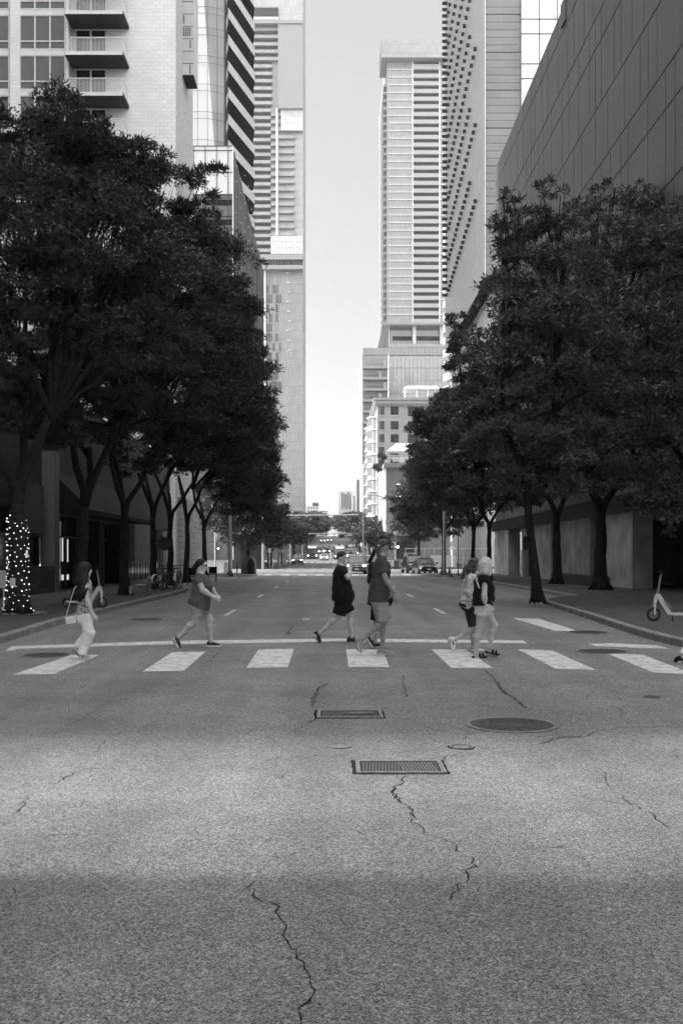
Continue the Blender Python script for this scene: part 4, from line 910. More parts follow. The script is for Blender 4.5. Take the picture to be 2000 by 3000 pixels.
# right row
x, y = 6.75, 33.2
BR = [wp(x, y, *b_) for b_ in [(1590, 720, 34, 1.3), (1530, 790, 34, 1.1), (1660, 800, 34, 1.5), (1580, 900, 33, 1.9), (1510, 930, 34, 1.2), (1700, 900, 34, 1.9), (1500, 1050, 33, 1.8), (1640, 1060, 33, 1.9), (1440, 1080, 35, 1.2), (1400, 1240, 35, 1.4), (1540, 1220, 33, 1.7), (1680, 1220, 33, 1.7), (1480, 1340, 33, 1.3), (1600, 1370, 32.5, 1.3), (1530, 640, 34, .8), (1480, 660, 34, .6), (1650, 650, 34, .8), (1380, 1180, 35, .9), (1760, 1080, 33, 1.7), (1740, 1340, 33, 1.2), (1470, 575, 34, .3), (1520, 610, 34, .35), (1590, 560, 34, .4), (1640, 575, 34, .3), (1690, 640, 34, .45), (1455, 640, 34, .35), (1470, 720, 34, .45)]]
tree(x, y, 'leaning slender tree growing at the right kerb beyond the two women', 31, BR, .15, 4.6, nsp=8600, L=.19, Wd=.058, m=M_leafR, group=GR, name='elm_tree', lean=(-.55, 0))
x, y = 12.0, 45.2
B_ = [wp(x, y, *b_) for b_ in [(1760, 720, 44, 2.2), (1860, 760, 44, 2.2), (1950, 700, 44, 2.0), (1700, 860, 43, 2.2), (1820, 900, 43, 2.4), (1960, 900, 43, 2.3), (1760, 1060, 43, 2.4), (1900, 1080, 43, 2.4), (2010, 1050, 43, 2.2), (1680, 1200, 44, 2.0), (1820, 1240, 43, 2.3), (1960, 1250, 43, 2.3), (1780, 1400, 43, 1.5), (1900, 1400, 43, 1.7), (2000, 1420, 42, 1.6), (1840, 640, 44, 1.1), (1930, 610, 44, .9), (1700, 720, 44, 1.2), (1760, 580, 44, .55), (1800, 550, 44, .4), (1860, 545, 44, .5), (1985, 560, 44, .6), (1900, 560, 44, .35), (1990, 610, 44, .7)]]
tree(x, y, 'stout dark tree in front of the concrete pier at the right', 32, B_, .3, 3.6, nsp=9500, L=.22, Wd=.07, m=M_leafR, group=GR, name='elm_tree')
x, y = 12.4, 34.5
B_ = [wp(x, y, *b_) for b_ in [(1930, 780, 35, 1.6), (2000, 700, 35, 1.6), (1900, 950, 34, 1.8), (2000, 950, 34, 1.8), (1880, 1130, 34, 1.6), (1990, 1150, 33.5, 1.8), (1930, 1320, 33, 1.5), (2010, 1350, 33, 1.6), (1850, 1330, 34, 1.2), (1960, 1480, 33, 1.1), (2060, 800, 35, 2.0), (2080, 1100, 34, 2.0)]]
tree(x, y, 'dark crown at the right edge whose trunk stands outside the picture', 33, B_, .2, 3.6, nsp=6000, L=.2, Wd=.065, m=M_leafR, group=GR, name='elm_tree')
x, y = 12.1, 54.5
B_ = [wp(x, y, *b_) for b_ in [(1560, 1060, 54, 2.2), (1640, 1000, 54, 2.2), (1560, 1200, 54, 2.4), (1660, 1200, 54, 2.4), (1520, 1330, 54, 2.0), (1640, 1360, 54, 2.2), (1740, 1360, 54, 2.0), (1460, 1240, 54, 1.8), (1480, 1120, 54, 1.6)]]
tree(x, y, 'dark straight tree right of the leaning one, before the shaded wall', 34, B_, .24, 3.6, nsp=7000, L=.25, Wd=.09, m=M_leafR, group=GR, name='elm_tree')
spec = [(9.6, 62, 35, 'forked tree right behind the head of the blonde woman', [(1440, 1180, 62, 2.2), (1400, 1290, 62, 2.0), (1480, 1300, 62, 2.2), (1360, 1200, 63, 1.5), (1330, 1310, 63, 1.6), (1400, 1400, 62, 1.9), (1480, 1420, 62, 1.9), (1350, 1080, 63, 1.1), (1320, 940, 64, .7), (1340, 1000, 63, .8), (1540, 1430, 61, 1.7)]),
        (9.9, 71, 36, 'thin dark tree just left of the brunette woman', [(1340, 1200, 71, 2.0), (1290, 1260, 72, 1.9), (1270, 1170, 72, 1.3), (1300, 1360, 71, 2.3), (1370, 1370, 71, 2.3), (1240, 1330, 72, 1.9), (1260, 1440, 72, 1.9), (1340, 1460, 71, 2.0), (1430, 1450, 70, 2.0), (1245, 1245, 72, 1.2)]),
        (9.2, 84, 37, 'tree trunk right beside the parked dark sedan', [(1260, 1420, 85, 2.4), (1210, 1410, 86, 2.0), (1310, 1420, 85, 2.4), (1200, 1490, 86, 1.9), (1250, 1510, 85, 2.0), (1310, 1510, 85, 2.0), (1240, 1340, 86, 2.0), (1170, 1520, 87, 1.3), (1215, 1320, 86, 1.4), (1370, 1500, 85, 2.0)]),
        (9.2, 108, 38, 'tree behind the roof of the parked dark cars', [(1190, 1500, 108, 2.6), (1230, 1500, 109, 2.6), (1170, 1545, 108, 1.9), (1210, 1550, 108, 2.0), (1250, 1545, 109, 2.0), (1220, 1430, 109, 2.4)])]
for (x, y, sd, l, bl) in spec:
    tree(x, y, l, sd, [wp(x, y, *b_) for b_ in bl], .17, 3.4, nsp=6500, L=.26, Wd=.09, m=M_leafR, group=GR, z0=.15)
# trees further up the street: one crown mesh reused
proto = None
far = [(-9, 140, 1.05, 'left pavement tree under the arm of the arched mast'), (-9.3, 152, 1.0, 'left pavement tree beyond the arched mast'), (-9, 166, 1.1, 'left pavement tree before the far crossing'), (-9.2, 182, 1.1, 'left pavement tree at the far crossing'),
       (-9, 230, 1.25, 'left tree beyond the first bus'), (-10, 262, 1.5, 'bushy tree left of the hill road foot'), (-11, 300, 1.8, 'broad tree on the left of the hill'), (-12, 350, 2.0, 'broad tree higher on the left of the hill'), (-15, 410, 2.2, 'tree near the hill top on the left'), (-14, 480, 2.2, 'last tree left of the hill crest'),
       (8.8, 212, 1.0, 'small round tree beside the pale pole right of the cars'), (9.5, 240, 1.3, 'round tree right of the hill road foot'), (10, 272, 1.5, 'tree before the cream hotel bays'), (12, 310, 1.9, 'light topped tree on the right of the hill'), (13, 350, 2.2, 'broad pale tree on the right of the hill'), (15, 420, 2.6, 'tall pale tree near the hill top on the right'), (18, 500, 2.6, 'pale tree right of the hill crest'), (16, 590, 2.6, 'last pale tree at the hill crest')]
far = [(x if y < 290 else (-9 if x < 0 else 8.2), y, s_ if y < 290 else 1.8, l) for x, y, s_, l in far]
OR = ['first', 'second', 'third', 'fourth', 'fifth', 'sixth', 'seventh', 'eighth', 'ninth']; cn = {-1: 0, 1: 0}
for (x, y, s_) in [(-8.5, 325, 1.7), (-8.8, 385, 1.7), (-9, 445, 1.7), (-9.5, 520, 1.7), (-10, 580, 1.7), (-24, 300, 2.4), (-26, 360, 2.6), (-24, 440, 2.6), (8.6, 330, 2.2), (9, 385, 2.4), (9.5, 455, 2.5), (10, 540, 2.5), (27, 400, 3), (30, 520, 3.2), (-28, 540, 2.8), (26, 620, 3)]:
    sd = -1 if x < 0 else 1
    far.append((x, y, s_, OR[cn[sd]]+' filler tree of the dense foliage on the %s flank of the hill road' % ('left' if x < 0 else 'right'))); cn[sd] += 1
for i, (x, y, s_, l) in enumerate(far):
    if proto is None:
        proto = tree(x, y, l, 60, rblobs(3, 4.6, 3.0, 1.7, 12, 1.45), .14, 2.2, nsp=2600, nl=5, L=.42, Wd=.2, m=M_leafF, group='far trees up the street', name='far_tree', z0=0)
        q = proto
    else:
        q = copy_tree(proto); q['label'] = l
    s_ = min(s_, 1.75) if abs(x) < 20 else s_*.8
    q.location = (x, y, zg(y)+.1); q.scale = (s_*(1.25 if y > 290 else 1), s_*1.3, s_); q.rotation_euler = (0, 0, i*1.7)
# potted palms on the roof terrace
for px, py, pl in ((1106, 1372, 'lower'), (1120, 1338, 'upper')):
    tree(X(px, 229), 229, pl+' spiky potted plant hanging over the edge of the brick building roof', 71, [(0, 0, Z(py, 229)-.15-zg(229), 1.0)], nsp=260, nl=6, L=.6, Wd=.12, m=M_leafF, trunk=False, name='roof_plant', cat='plant', group='spiky plants on the brick building roof')
# ------------------------------------------------------------------ string lights
t = thing('string_lights', (-8.25, 26.4, .15), 'string of tiny white bulbs spiralling up the nearest left tree trunk', 'string lights')
r = random.Random(8); w_ = []; blb = MB(); blb.sphere((0, 0, 0), .0085, 4)
M_bulb = mat('bulb', .9, emit=3.5)
b0 = None; turns = 19; N = 99*2
pos = []
for i in range(N):
    f = i/N; a = f*turns*2*PI+r.uniform(-.15, .15); z = .05+2.85*f+r.uniform(-.05, .05); rad = (.26+.18*math.exp(-z*3.2)+.0*z)*1.08
    pos.append((rad*math.cos(a), rad*math.sin(a), z))
vis = [p for p in pos if p[1] < .07][:99]
for p in vis:
    if b0 is None: b0 = blb.build('bulb', M_bulb, t, world=False); o = b0
    else: o = b0.copy(); COL.objects.link(o); o.parent = t
    o.location = p; o.scale = (r.choice((.6, .8, 1, 1.3)),)*3
wire = MB(); wire.tube([(p[0]*.97, p[1]*.97, p[2]) for p in pos], .004, 4); wire.build('wire', M_dark, t, world=False)
bx = MB(); bx.bbox(-8.33, -8.2, 25.98, 26.06, .88, 1.1, .015); tag(bx.build('outlet_box', M_lgrey), 'small grey outlet box strapped low on the lit tree trunk', 'outlet box')
# ------------------------------------------------------------------ vehicles
M_tyre = mat('tyre', .02, rough=.9); M_carglass = mat('car_glass', .03, rough=.05, spec=.9); M_head = mat('headlight_on', .9, emit=9); M_headoff = mat('headlight_off', .5, rough=.1, metal=.4)
M_chrome = mat('chrome', .55, rough=.2, metal=.9); M_plate = mat('number_plate', .6, rough=.5)
M_cdark = mat('car_black', .02, rough=.2, spec=.6, coat=1.0); M_cgrey = mat('car_grey', .12, rough=.25, metal=.5, coat=1.0); M_cwhite = mat('car_white', .65, rough=.3, coat=1.0); M_cmid = mat('car_mid', .05, rough=.25, metal=.4, coat=1.0)
def sec(y, z0, z1, hw, hw1=None, n=4):               # body section at y: rounded box in x-z
    hw1 = hw1 if hw1 is not None else hw*.92; P = []
    P += [(-hw*.9, y, z0), (hw*.9, y, z0), (hw, y, z0+.12), (hw, y, z0+(z1-z0)*.6), (hw1, y, z1-.03), (hw1*.8, y, z1), (-hw1*.8, y, z1), (-hw1, y, z1-.03), (-hw, y, z0+(z1-z0)*.6), (-hw, y, z0+.12)]
    return P
def car(loc, rz, label, body, kind='sedan', lit=True, group=None):
    """front faces -y in local space"""
    t = thing('car' if kind == 'sedan' else ('suv' if kind == 'suv' else 'car'), loc, label, 'car', group, rz)
    suv = kind == 'suv'; Hh = 1.72 if suv else 1.44; bel = 1.05 if suv else .92; W2 = .95 if suv else .9; L2 = 2.35
    b = MB(); ho = bel-.02
    b.loft([sec(-L2, .38, .62, W2*.80), sec(-L2+.12, .26, ho-.25, W2*.93), sec(-L2+.45, .22, ho-.12, W2*.99), sec(-L2+1.15, .2, ho, W2), sec(-L2+1.9, .2, bel+.02, W2), sec(.9, .2, bel+.03, W2), sec(L2-.5, .22, bel+.02, W2*.99), sec(L2-.1, .3, bel-.06, W2*.92), sec(L2, .42, bel-.2, W2*.85)])
    b.build('body', body, t, smooth=False, world=False)
    def cs(y, z, w0): return [(-w0, y, bel-.02), (w0, y, bel-.02), (w0*.97, y, bel+(z-bel)*.3), (w0*.86, y, z-.05), (w0*.74, y, z), (-w0*.74, y, z), (-w0*.86, y, z-.05), (-w0*.97, y, bel+(z-bel)*.3)]
    y0 = -L2+1.25; g = MB()
    g.loft([cs(y0, bel+.03, W2*.9), cs(y0+.75, Hh-.04, W2*.9), cs(y0+1.3, Hh, W2*.9), cs(L2-1.1 if not suv else L2-.5, Hh-.04, W2*.9), cs(L2-.35 if not suv else L2-.15, bel+.05, W2*.88)])
    g.build('cabin_glass', M_carglass, t, world=False)
    rf = MB(); rf.loft([[(-W2*.66, y, z+dz) for dz in (.0,)]+[(W2*.66, y, z), (W2*.6, y, z+.03), (-W2*.6, y, z+.03)] for y, z in ((y0+.72, Hh-.05), (y0+1.3, Hh-.005), (L2-1.15 if not suv else L2-.55, Hh-.045))])
    for s in (-1, 1):
        rf.tube([(s*W2*.84, y0-.02, bel), (s*W2*.76, y0+.72, Hh-.04), (s*W2*.74, y0+1.3, Hh-.01)], .04, 6)
    rf.build('roof', body, t, world=False)
    for s in (-1, 1):
        for yy in (-L2+.85, L2-.85):
            q = MB(); q.disc((s*(W2-.1), yy, .33), (1, 0, 0), .33, .22, 18); wq = q.build('wheel', M_tyre, t, world=False)
            q = MB(); q.disc((s*(W2+.012), yy, .33), (1, 0, 0), .2, .02, 14); q.build('rim', M_chrome, wq, world=False)
        q = MB(); q.sphere((s*W2*.72, -L2+.1, .68 if not suv else .8), .13, 5, sc=(1.25, .7, .62)); q.build('headlight', M_head if lit else M_headoff, t, world=False)
        q = MB(); q.bbox(s*(W2+.1)-.1, s*(W2+.1)+.1, y0+.2, y0+.32, bel-.0, bel+.15, .02); q.build('mirror', body, t, world=False)
    q = MB(); q.box(-.52, .52, -L2-.01, -L2+.05, .56 if not suv else .6, .7 if not suv else .82)
    q.build('grille', M_black, t, world=False)
    q = MB(); q.box(-.5, .5, -L2-.025, -L2-.012, .63 if not suv else .7, .65 if not suv else .73); q.box(-.08, .08, -L2-.03, -L2-.012, .6 if not suv else .66, .68 if not suv else .77); q.build('chrome_bar', M_chrome, t, world=False)
    q = MB(); q.box(-.17, .17, -L2-.03, -L2-.01, .4, .51); q.build('number_plate', M_plate, t, world=False)
    q = MB(); q.box(-W2*.8, W2*.8, -L2-.0, -L2+.1, .24, .33); q.build('bumper_lip', M_dark if body is not M_cgrey else M_chrome, t, world=False)
    return t
car((2.15, 93.5, 0), 0, 'dark utility car with bright headlights behind the man in black', M_cmid, 'suv')
car((3.9, 99, 0), 0, 'black car half hidden behind the ponytail man', M_cdark, 'suv', False)
car((8.45, 93.2, 0), math.radians(5), 'front dark sedan parked with its lights off beside the tree on the right', M_cmid, 'sedan', False)
car((7.9, 98.8, 0), math.radians(5), 'black utility car parked directly behind the dark sedan', M_cdark, 'suv', False)
car((X(871, 172), 174, zg(172)), 0, 'dark pickup style car with lit headlights in the left lane before the bus', M_cdark, 'suv')
car((X(949, 219), 221, zg(219)), 0, 'white car with lit headlights stopped between the two buses', M_cwhite, 'sedan')
pr = [(X(721/5.227+820, 300), 300, 'dark car with lit headlights just behind the white car between the buses', M_cmid, 'sedan', True), (X(718/5.227+820, 318), 318, 'dark van like car climbing behind the cars at the hill foot', M_cdark, 'suv', False),
      (X(633/5.227+820, 292), 292, 'pale car crossing right behind the first bus', M_cwhite, 'sedan', True), (X(830/5.227+820, 325), 325, 'white van beside the second bus', M_cwhite, 'suv', False),
      (X(660/5.227+820, 395), 395, 'silver car high on the left lane of the hill', M_cgrey, 'suv', True), (X(758/5.227+820, 410), 410, 'dark car in the right lane halfway up the hill', M_cdark, 'sedan', True),
      (X(902/5.227+820, 345), 345, 'white car parked on the right half way up', M_cwhite, 'sedan', True), (X(1004/5.227+820, 350), 350, 'dark car parked by the trees on the right of the hill', M_cdark, 'sedan', False),
      (X(832/5.227+820, 600), 600, 'tiny dark car at the hill crest', M_cdark, 'sedan', True), (X(655/5.227+820, 560), 560, 'tiny pale car left at the hill crest', M_cwhite, 'suv', False),
      (X(1075/5.227+820, 240), 240, 'white police like car right of the second bus', M_cwhite, 'suv', True), (X(1145/5.227+820, 262), 262, 'dark car by the right kerb beyond the second bus', M_cmid, 'suv', True)]
for x, y, l, m_, k, lit in pr: car((x, y, zg(y)), 0, l, m_, k, lit, group='far traffic on the hill')
def bus(px, d, label, lit=True):
    x = X(px, d); z = zg(d); t = thing('bus', (x, d, z), label, 'bus')
    W2 = 1.27; b = MB()
    def sc_(y, i): return [(-W2+i, y, .3), (W2-i, y, .3), (W2-i, y, 2.7), (W2-i-.12, y, 2.95-i*.5), (-W2+i+.12, y, 2.95-i*.5), (-W2+i, y, 2.7)]
    b.loft([sc_(0, .1), sc_(.15, .0), sc_(11.5, 0), sc_(11.8, .1)]); b.build('body', M_cmid, t, world=False)
    q = MB(); q.bbox(-W2+.06, W2-.06, .05, 11.7, 2.9, 3.15, .1); q.build('roof', M_cwhite, t, world=False)
    q = MB(); q.box(-W2+.2, -.04, -.03, .0, 1.15, 2.5); q.box(.04, W2-.2, -.03, .0, 1.15, 2.5); q.build('windscreen', M_glassm, t, world=False)
    q = MB(); q.box(-W2+.3, W2-.3, -.04, -.005, 2.6, 2.82); q.build('destination_sign', M_glow, t, world=False)
    for s in (-1, 1):
        q = MB(); q.sphere((s*.98, -.02, .75), .14, 5, sc=(1, .4, 1)); q.build('headlight', M_head, t, world=False)
        q = MB(); q.tube([(s*W2, .1, 2.6), (s*(W2+.3), -.25, 2.6), (s*(W2+.3), -.25, 2.2)], .03, 5); q.box(s*(W2+.3)-.1, s*(W2+.3)+.1, -.3, -.2, 1.8, 2.25); q.build('mirror', M_black, t, world=False)
        for yy in (2.4, 9): q = MB(); q.disc((s*(W2-.12), yy, .48), (1, 0, 0), .48, .3, 16); q.build('wheel', M_tyre, t, world=False)
        q = MB(); q.box(s*W2-.01, s*W2+.01, .6, 11, 1.3, 2.4); q.build('side_window', M_glassd, t, world=False)
    q = MB(); q.box(-.25, .25, -.02, 0, .45, .58); q.build('number_plate', M_plate, t, world=False)
bus(914.5, 240, 'city bus with lit sign in the left lane of the far street')
bus(995, 232, 'city bus right behind the head of the man in black')
# ------------------------------------------------------------------ street furniture
def arch(d, px0, py0, px1, ytop, label, sgn):
    x0, x1 = X(px0, d), X(px1, d); zt = Z(ytop, d); rr = abs(x1-x0); t = thing('arched_lamp_post', (x0, d, zg(d)), label, 'street lamp')
    b = MB(); n = 10; pts = [(x0, d, zg(d)), (x0, d, zt-rr*.8)]
    for k in range(1, n+1): a = PI/2*k/n; pts.append((x0+(x1-x0)*(1-math.cos(a)), d, zt-rr*.8+rr*.8*math.sin(a)))
    b.tube(pts, [.16]+[.12]+[.12-.04*k/n for k in range(n)], 8); b.build('pole', M_steel if sgn < 0 else M_dark if False else M_steel, t)
    b = MB(); b.sphere((x1+(.3 if x1 > x0 else -.3), d, zt-.02), .3, 5, sc=(1.2, .7, .35)); b.build('lamp_head', M_lgrey, t)
arch(164, 831, 1655, 868, 1516, 'white arched lamp post over the left side of the far street', -1)
arch(130, 1157, 1665, 1085, 1449, 'grey arched lamp post bending over the road before the brick building', 1)
def signal_mast(d, px0, px1, py, heads, label):
    x0, x1 = X(px0, d), X(px1, d); z = Z(py, d); t = thing('signal_mast', (x0, d, zg(d)), label, 'traffic signal')
    b = MB(); b.tube([(x0, d, zg(d)), (x0, d, z+.6)], [.16, .12], 8); b.tube([(x0, d, z), (x1, d, z+.12)], [.1, .06], 8); b.build('pole', M_steel, t)
    for px, wpx, back in heads:
        x = X(px, d); w2 = wpx/2950*d/2
        if back:
            q = MB(); q.bbox(x-w2, x+w2, d-.2, d+.02, z-.75, z-.12, .05); q.box(x-w2-.08, x+w2+.08, d+.03, d+.06, z-.85, z-.05); h_ = q.build('signal_head', M_dark, t)
            for i in range(3): q = MB(); q.disc((x-w2*.66+i*w2*.66, d-.22, z-.43), (0, 1, 0), .14, .06, 12); q.build('lens', M_black if i else M_ironl, h_)
        else: q = MB(); q.box(x-w2, x+w2, d-.1, d-.05, z-.45, z-.1); q.build('street_sign', M_lgrey, t)
signal_mast(125, 770, 1050, 1511, [(920, 30, True), (1033, 32, True)], 'long horizontal signal mast arm crossing the sky gap above the buses')
signal_mast(215, 850, 1031, 1564, [(871, 18, False), (897, 20, True), (1000, 16, True), (1024, 16, False)], 'second lower signal mast arm over the far crossing')
def pole(px, d, ztop, r_, label, m=None, cat='pole', name='light_pole', head=False):
    x = X(px, d); t = thing(name, (x, d, .15 if d < 128 else zg(d)), label, cat)
    b = MB(); z0 = .15 if d < 128 else zg(d); b.tube([(x, d, z0), (x, d, ztop)], [r_*1.15, r_*.8], 10); b.build('shaft', m or M_steel, t)
    b = MB(); b.lathe([(r_*2.1, 0), (r_*2.1, .12), (r_*1.4, .2), (r_*1.4, .3)], (x, d, z0), 10); b.build('base', M_dark, t)
    if head: b = MB(); b.tube([(x, d, ztop), (x-.9, d, ztop+.15)], .05, 6); b.sphere((x-1.1, d, ztop+.12), .25, 5, sc=(1.2, .6, .3)); b.build('lamp_head', M_lgrey, t)
    return t
pole(1301, 80, 8, .13, 'pale light pole standing left of the brunette woman', head=True)
pole(674, 80, 8, .13, 'grey light pole at the corner right of the woman in shorts', head=True)
t = pole(1323.5, 112, 3.6, .05, 'thin white bus stop post with signs near the pale light pole', M_white, 'sign post', 'bus_stop_post')
b = MB(); b.box(X(1319, 112), X(1330, 112), 111.9, 111.94, Z(1602, 112), Z(1586, 112)); b.build('sign', M_lgrey, t)
b = MB(); b.box(X(1316, 112), X(1334, 112), 111.85, 111.89, Z(1609, 112), Z(1603, 112)); b.build('sign', M_white, t)
pole(1341, 80, 3.2, .035, 'thin black post right of the pale light pole', M_black, 'post', 'sign_post')
pole(886, 205, 6.5, .1, 'slim pole near the left bus', M_steel)
pole(1063.5, 190, 10, .1, 'tall slim pole beside the hotel bays', M_steel)
pole(1075, 140, 3.4, .07, 'short pale post beside the small round tree', M_lgrey, 'post', 'sign_post')
# vertical signal on the left corner
d = 88; x = X(631, d); t = thing('traffic_signal', (x, d, .15), 'pole with stacked signal heads and a lit walk light left of the corner pole', 'traffic signal')
b = MB(); b.tube([(x, d, .15), (x, d, Z(1560, d))], .09, 8); b.build('pole', M_lgrey, t)
b = MB(); b.bbox(x+.1, x+.4, d-.15, d+.1, Z(1587, d), Z(1562, d), .03)
for i in range(3): b.box(x+.1, x+.42, d-.4, d-.15, Z(1587-9*i, d)+.17, Z(1587-9*i, d)+.2)
b.build('signal_head', M_lgrey, t)
q = MB(); q.bbox(x+.12, x+.42, d-.12, d+.1, Z(1612, d), Z(1602, d), .02); h_ = q.build('walk_signal', M_black, t)
q = MB(); q.disc((x+.27, d-.14, Z(1607, d)), (0, 1, 0), .08, .03, 10); q.build('lit_symbol', mat('walk_light', .9, emit=4), h_)
d = 125; x = X(1164.5, d); t = thing('pedestrian_signal', (x, d, 0), 'lit round walk light on a post by the arched lamp on the right', 'traffic signal')
b = MB(); b.tube([(x+.3, d, 0), (x+.3, d, 3.2)], .07, 8); b.build('pole', M_dark, t)
q = MB(); q.bbox(x-.25, x+.25, d-.1, d+.1, 2.5, 3.05, .03); h_ = q.build('signal_head', M_black, t)
q = MB(); q.disc((x, d-.12, 2.78), (0, 1, 0), .16, .03, 12); q.build('lit_symbol', MATS['walk_light'], h_)
# curved hood kiosk
d = 84; x0, x1 = X(706, d), X(748, d)
t = thing('hooded_kiosk', ((x0+x1)/2, d, .15), 'dark curved metal hood shelter standing at the left corner', 'kiosk')
b = MB(); n = 12; ring = []
def hood(o, dx=0): return [(x0+o+(x1-x0-2*o)*(.5-.5*math.cos(PI*k/n))**1.1, .15+(Z(1628, d)-.15-o)*math.sin(PI*k/n)**.55) for k in range(n+1)]
b.loft([[(x, d, z) for x, z in hood(0)], [(x, d+1.2, z) for x, z in hood(0)]]); b.build('shell', mat('kiosk_metal', .09, rough=.35, metal=.6, noise=.3, nscale=2), t)
b = MB(); b.add([(x*.6+(x1-.1)*.4, d-.02, z*.9) for x, z in hood(.12)], [tuple(range(n+1))]); b.build('opening', M_black, t)
b = MB(); b.tube([(x0-.3, d, .15), (x0-.3, d, 1.0), (x0+.4, d, 1.05), (x0+.4, d, .15)], .03, 6); b.tube([(x0-.8, d, .15), (x0-.8, d, 1.0), (x0-.35, d, 1.05), (x0-.35, d, .15)], .03, 6)
tag(b.build('bike_stand', M_dark), 'empty dark bicycle hoops left of the curved hood shelter', 'bicycle rack')
# lit slender trees and bollards at that corner: a bundle of pale posts of a parklet
for i, px in enumerate((590, 596, 603)):
    pass
b = MB(); b.bbox(X(655, 88), X(668, 88), 88, 88.5, .15, 1.15, .05); o = b.build('utility_cabinet', M_lgrey); tag(o, 'pale utility cabinet behind the corner light pole', 'cabinet')
b = MB(); b.bbox(X(-14, 29), X(12, 29), 29, 29.25, .75, 1.25, .03); b.box(X(-10, 29), X(-7, 29), 29.1, 29.15, .15, .75); b.box(X(6, 29), X(9, 29), 29.1, 29.15, .15, .75); tag(b.build('notice_box', M_lgrey), 'grey box on legs at the left edge behind the lit tree', 'notice box')
# parked scooters lining the far left pavement, with white posts
def scooter_mesh():
    pass
def escooter(loc, rz, label, s=1.0, group=None):
    """deck along local +x, front wheel at +x"""
    t = thing('electric_scooter', loc, label, 'scooter', group, rz)
    W = mat('scooter_white', .62, rough=.4)
    b = MB(); n = 12
    b.loft([[(x, -.055, z), (x, .055, z), (x, .055, z+.06), (x, -.055, z+.06)] for x, z in ((-.5, .16), (-.4, .14), (.12, .14), (.2, .15))]); b.build('deck', W, t, world=False)
    b = MB(); b.loft([[(x-w, -.04, z), (x+w, -.04, z), (x+w, .04, z), (x-w, .04, z)] for x, z, w in ((.19, .15, .06), (.36, .42, .065), (.47, .62, .05))]); b.loft([[(x-w, -.03, z), (x+w, -.03, z), (x+w, .03, z), (x-w, .03, z)] for x, z, w in ((.47, .64, .05), (.5, .58, .05), (.53, .5, .035), (.545, .45, .04))]); b.build('frame_stem', W, t, world=False)
    b = MB(); b.tube([(.49, 0, .6), (.40, 0, 1.12)], [.028, .024], 10); st = b.build('steering_tube', M_ironl, t, world=False)
    b = MB(); b.tube([(.46, -.25, 1.13), (.42, -.1, 1.15), (.4, 0, 1.14), (.42, .1, 1.15), (.46, .25, 1.13)], .013, 6); b.tube([(.46, -.25, 1.13), (.445, -.15, 1.14)], .02, 6); b.tube([(.46, .25, 1.13), (.445, .15, 1.14)], .02, 6); b.bbox(.37, .45, -.04, .04, 1.12, 1.18, .01); b.build('handlebar', M_black, t, world=False)
    b = MB(); b.tube([(.545, -.05, .46), (.57, -.055, .16)], .022, 8); b.tube([(.545, .05, .46), (.57, .055, .16)], .022, 8); b.build('fork', W, t, world=False)
    for x in (.57, -.52):
        r_ = .165 if x > 0 else .13
        q = MB(); m1 = 20; q.loft([[(x+(r_-.03+.03*math.cos(p))*math.cos(2*PI*k/m1), .03*math.sin(p), r_+(r_-.03+.03*math.cos(p))*math.sin(2*PI*k/m1)) for p in [2*PI*j/8 for j in range(8)]] for k in range(m1+1)], cap=False); wq = q.build('wheel', M_tyre, t, True, world=False)
        q = MB(); q.disc((x, 0, r_), (0, 1, 0), .04, .06, 10)
        for k in range(5): a = 2*PI*k/5; q.tube([(x, 0, r_), (x+(r_-.05)*math.cos(a), 0, r_+(r_-.05)*math.sin(a))], .016, 6)
        q.build('hub_spokes', M_ironl, wq, world=False)
    q = MB(); q.loft([[(x-.03, -.06, z), (x+.03, -.06, z), (x+.03, .06, z), (x-.03, .06, z)] for x, z in ((.17, .28), (.33, .5))]); q.build('battery_box', M_ironl, t, world=False)
    q = MB(); q.tube([(.12, -.05, .14), (.08, -.14, .0)], .012, 6); q.build('kickstand', M_black, t, world=False)
    q = MB(); q.loft([[(x, -.045, z), (x, .045, z), (x, .045, z+.01), (x, -.045, z+.01)] for x, z in ((-.62, .2), (-.56, .28), (-.45, .27), (-.4, .2))]); q.build('rear_mudguard', M_black, t, world=False)
    return t
sR = escooter((X(1985, 23.5), 23.5, .15), math.radians(180), 'white electric scooter standing on the right pavement at the picture edge')
sR.scale = (1.0, 1.0, 1.0)
sL = escooter((X(245, 29.6), 29.6, .15), math.radians(-5), 'white electric scooter parked on the left pavement behind the long haired woman')
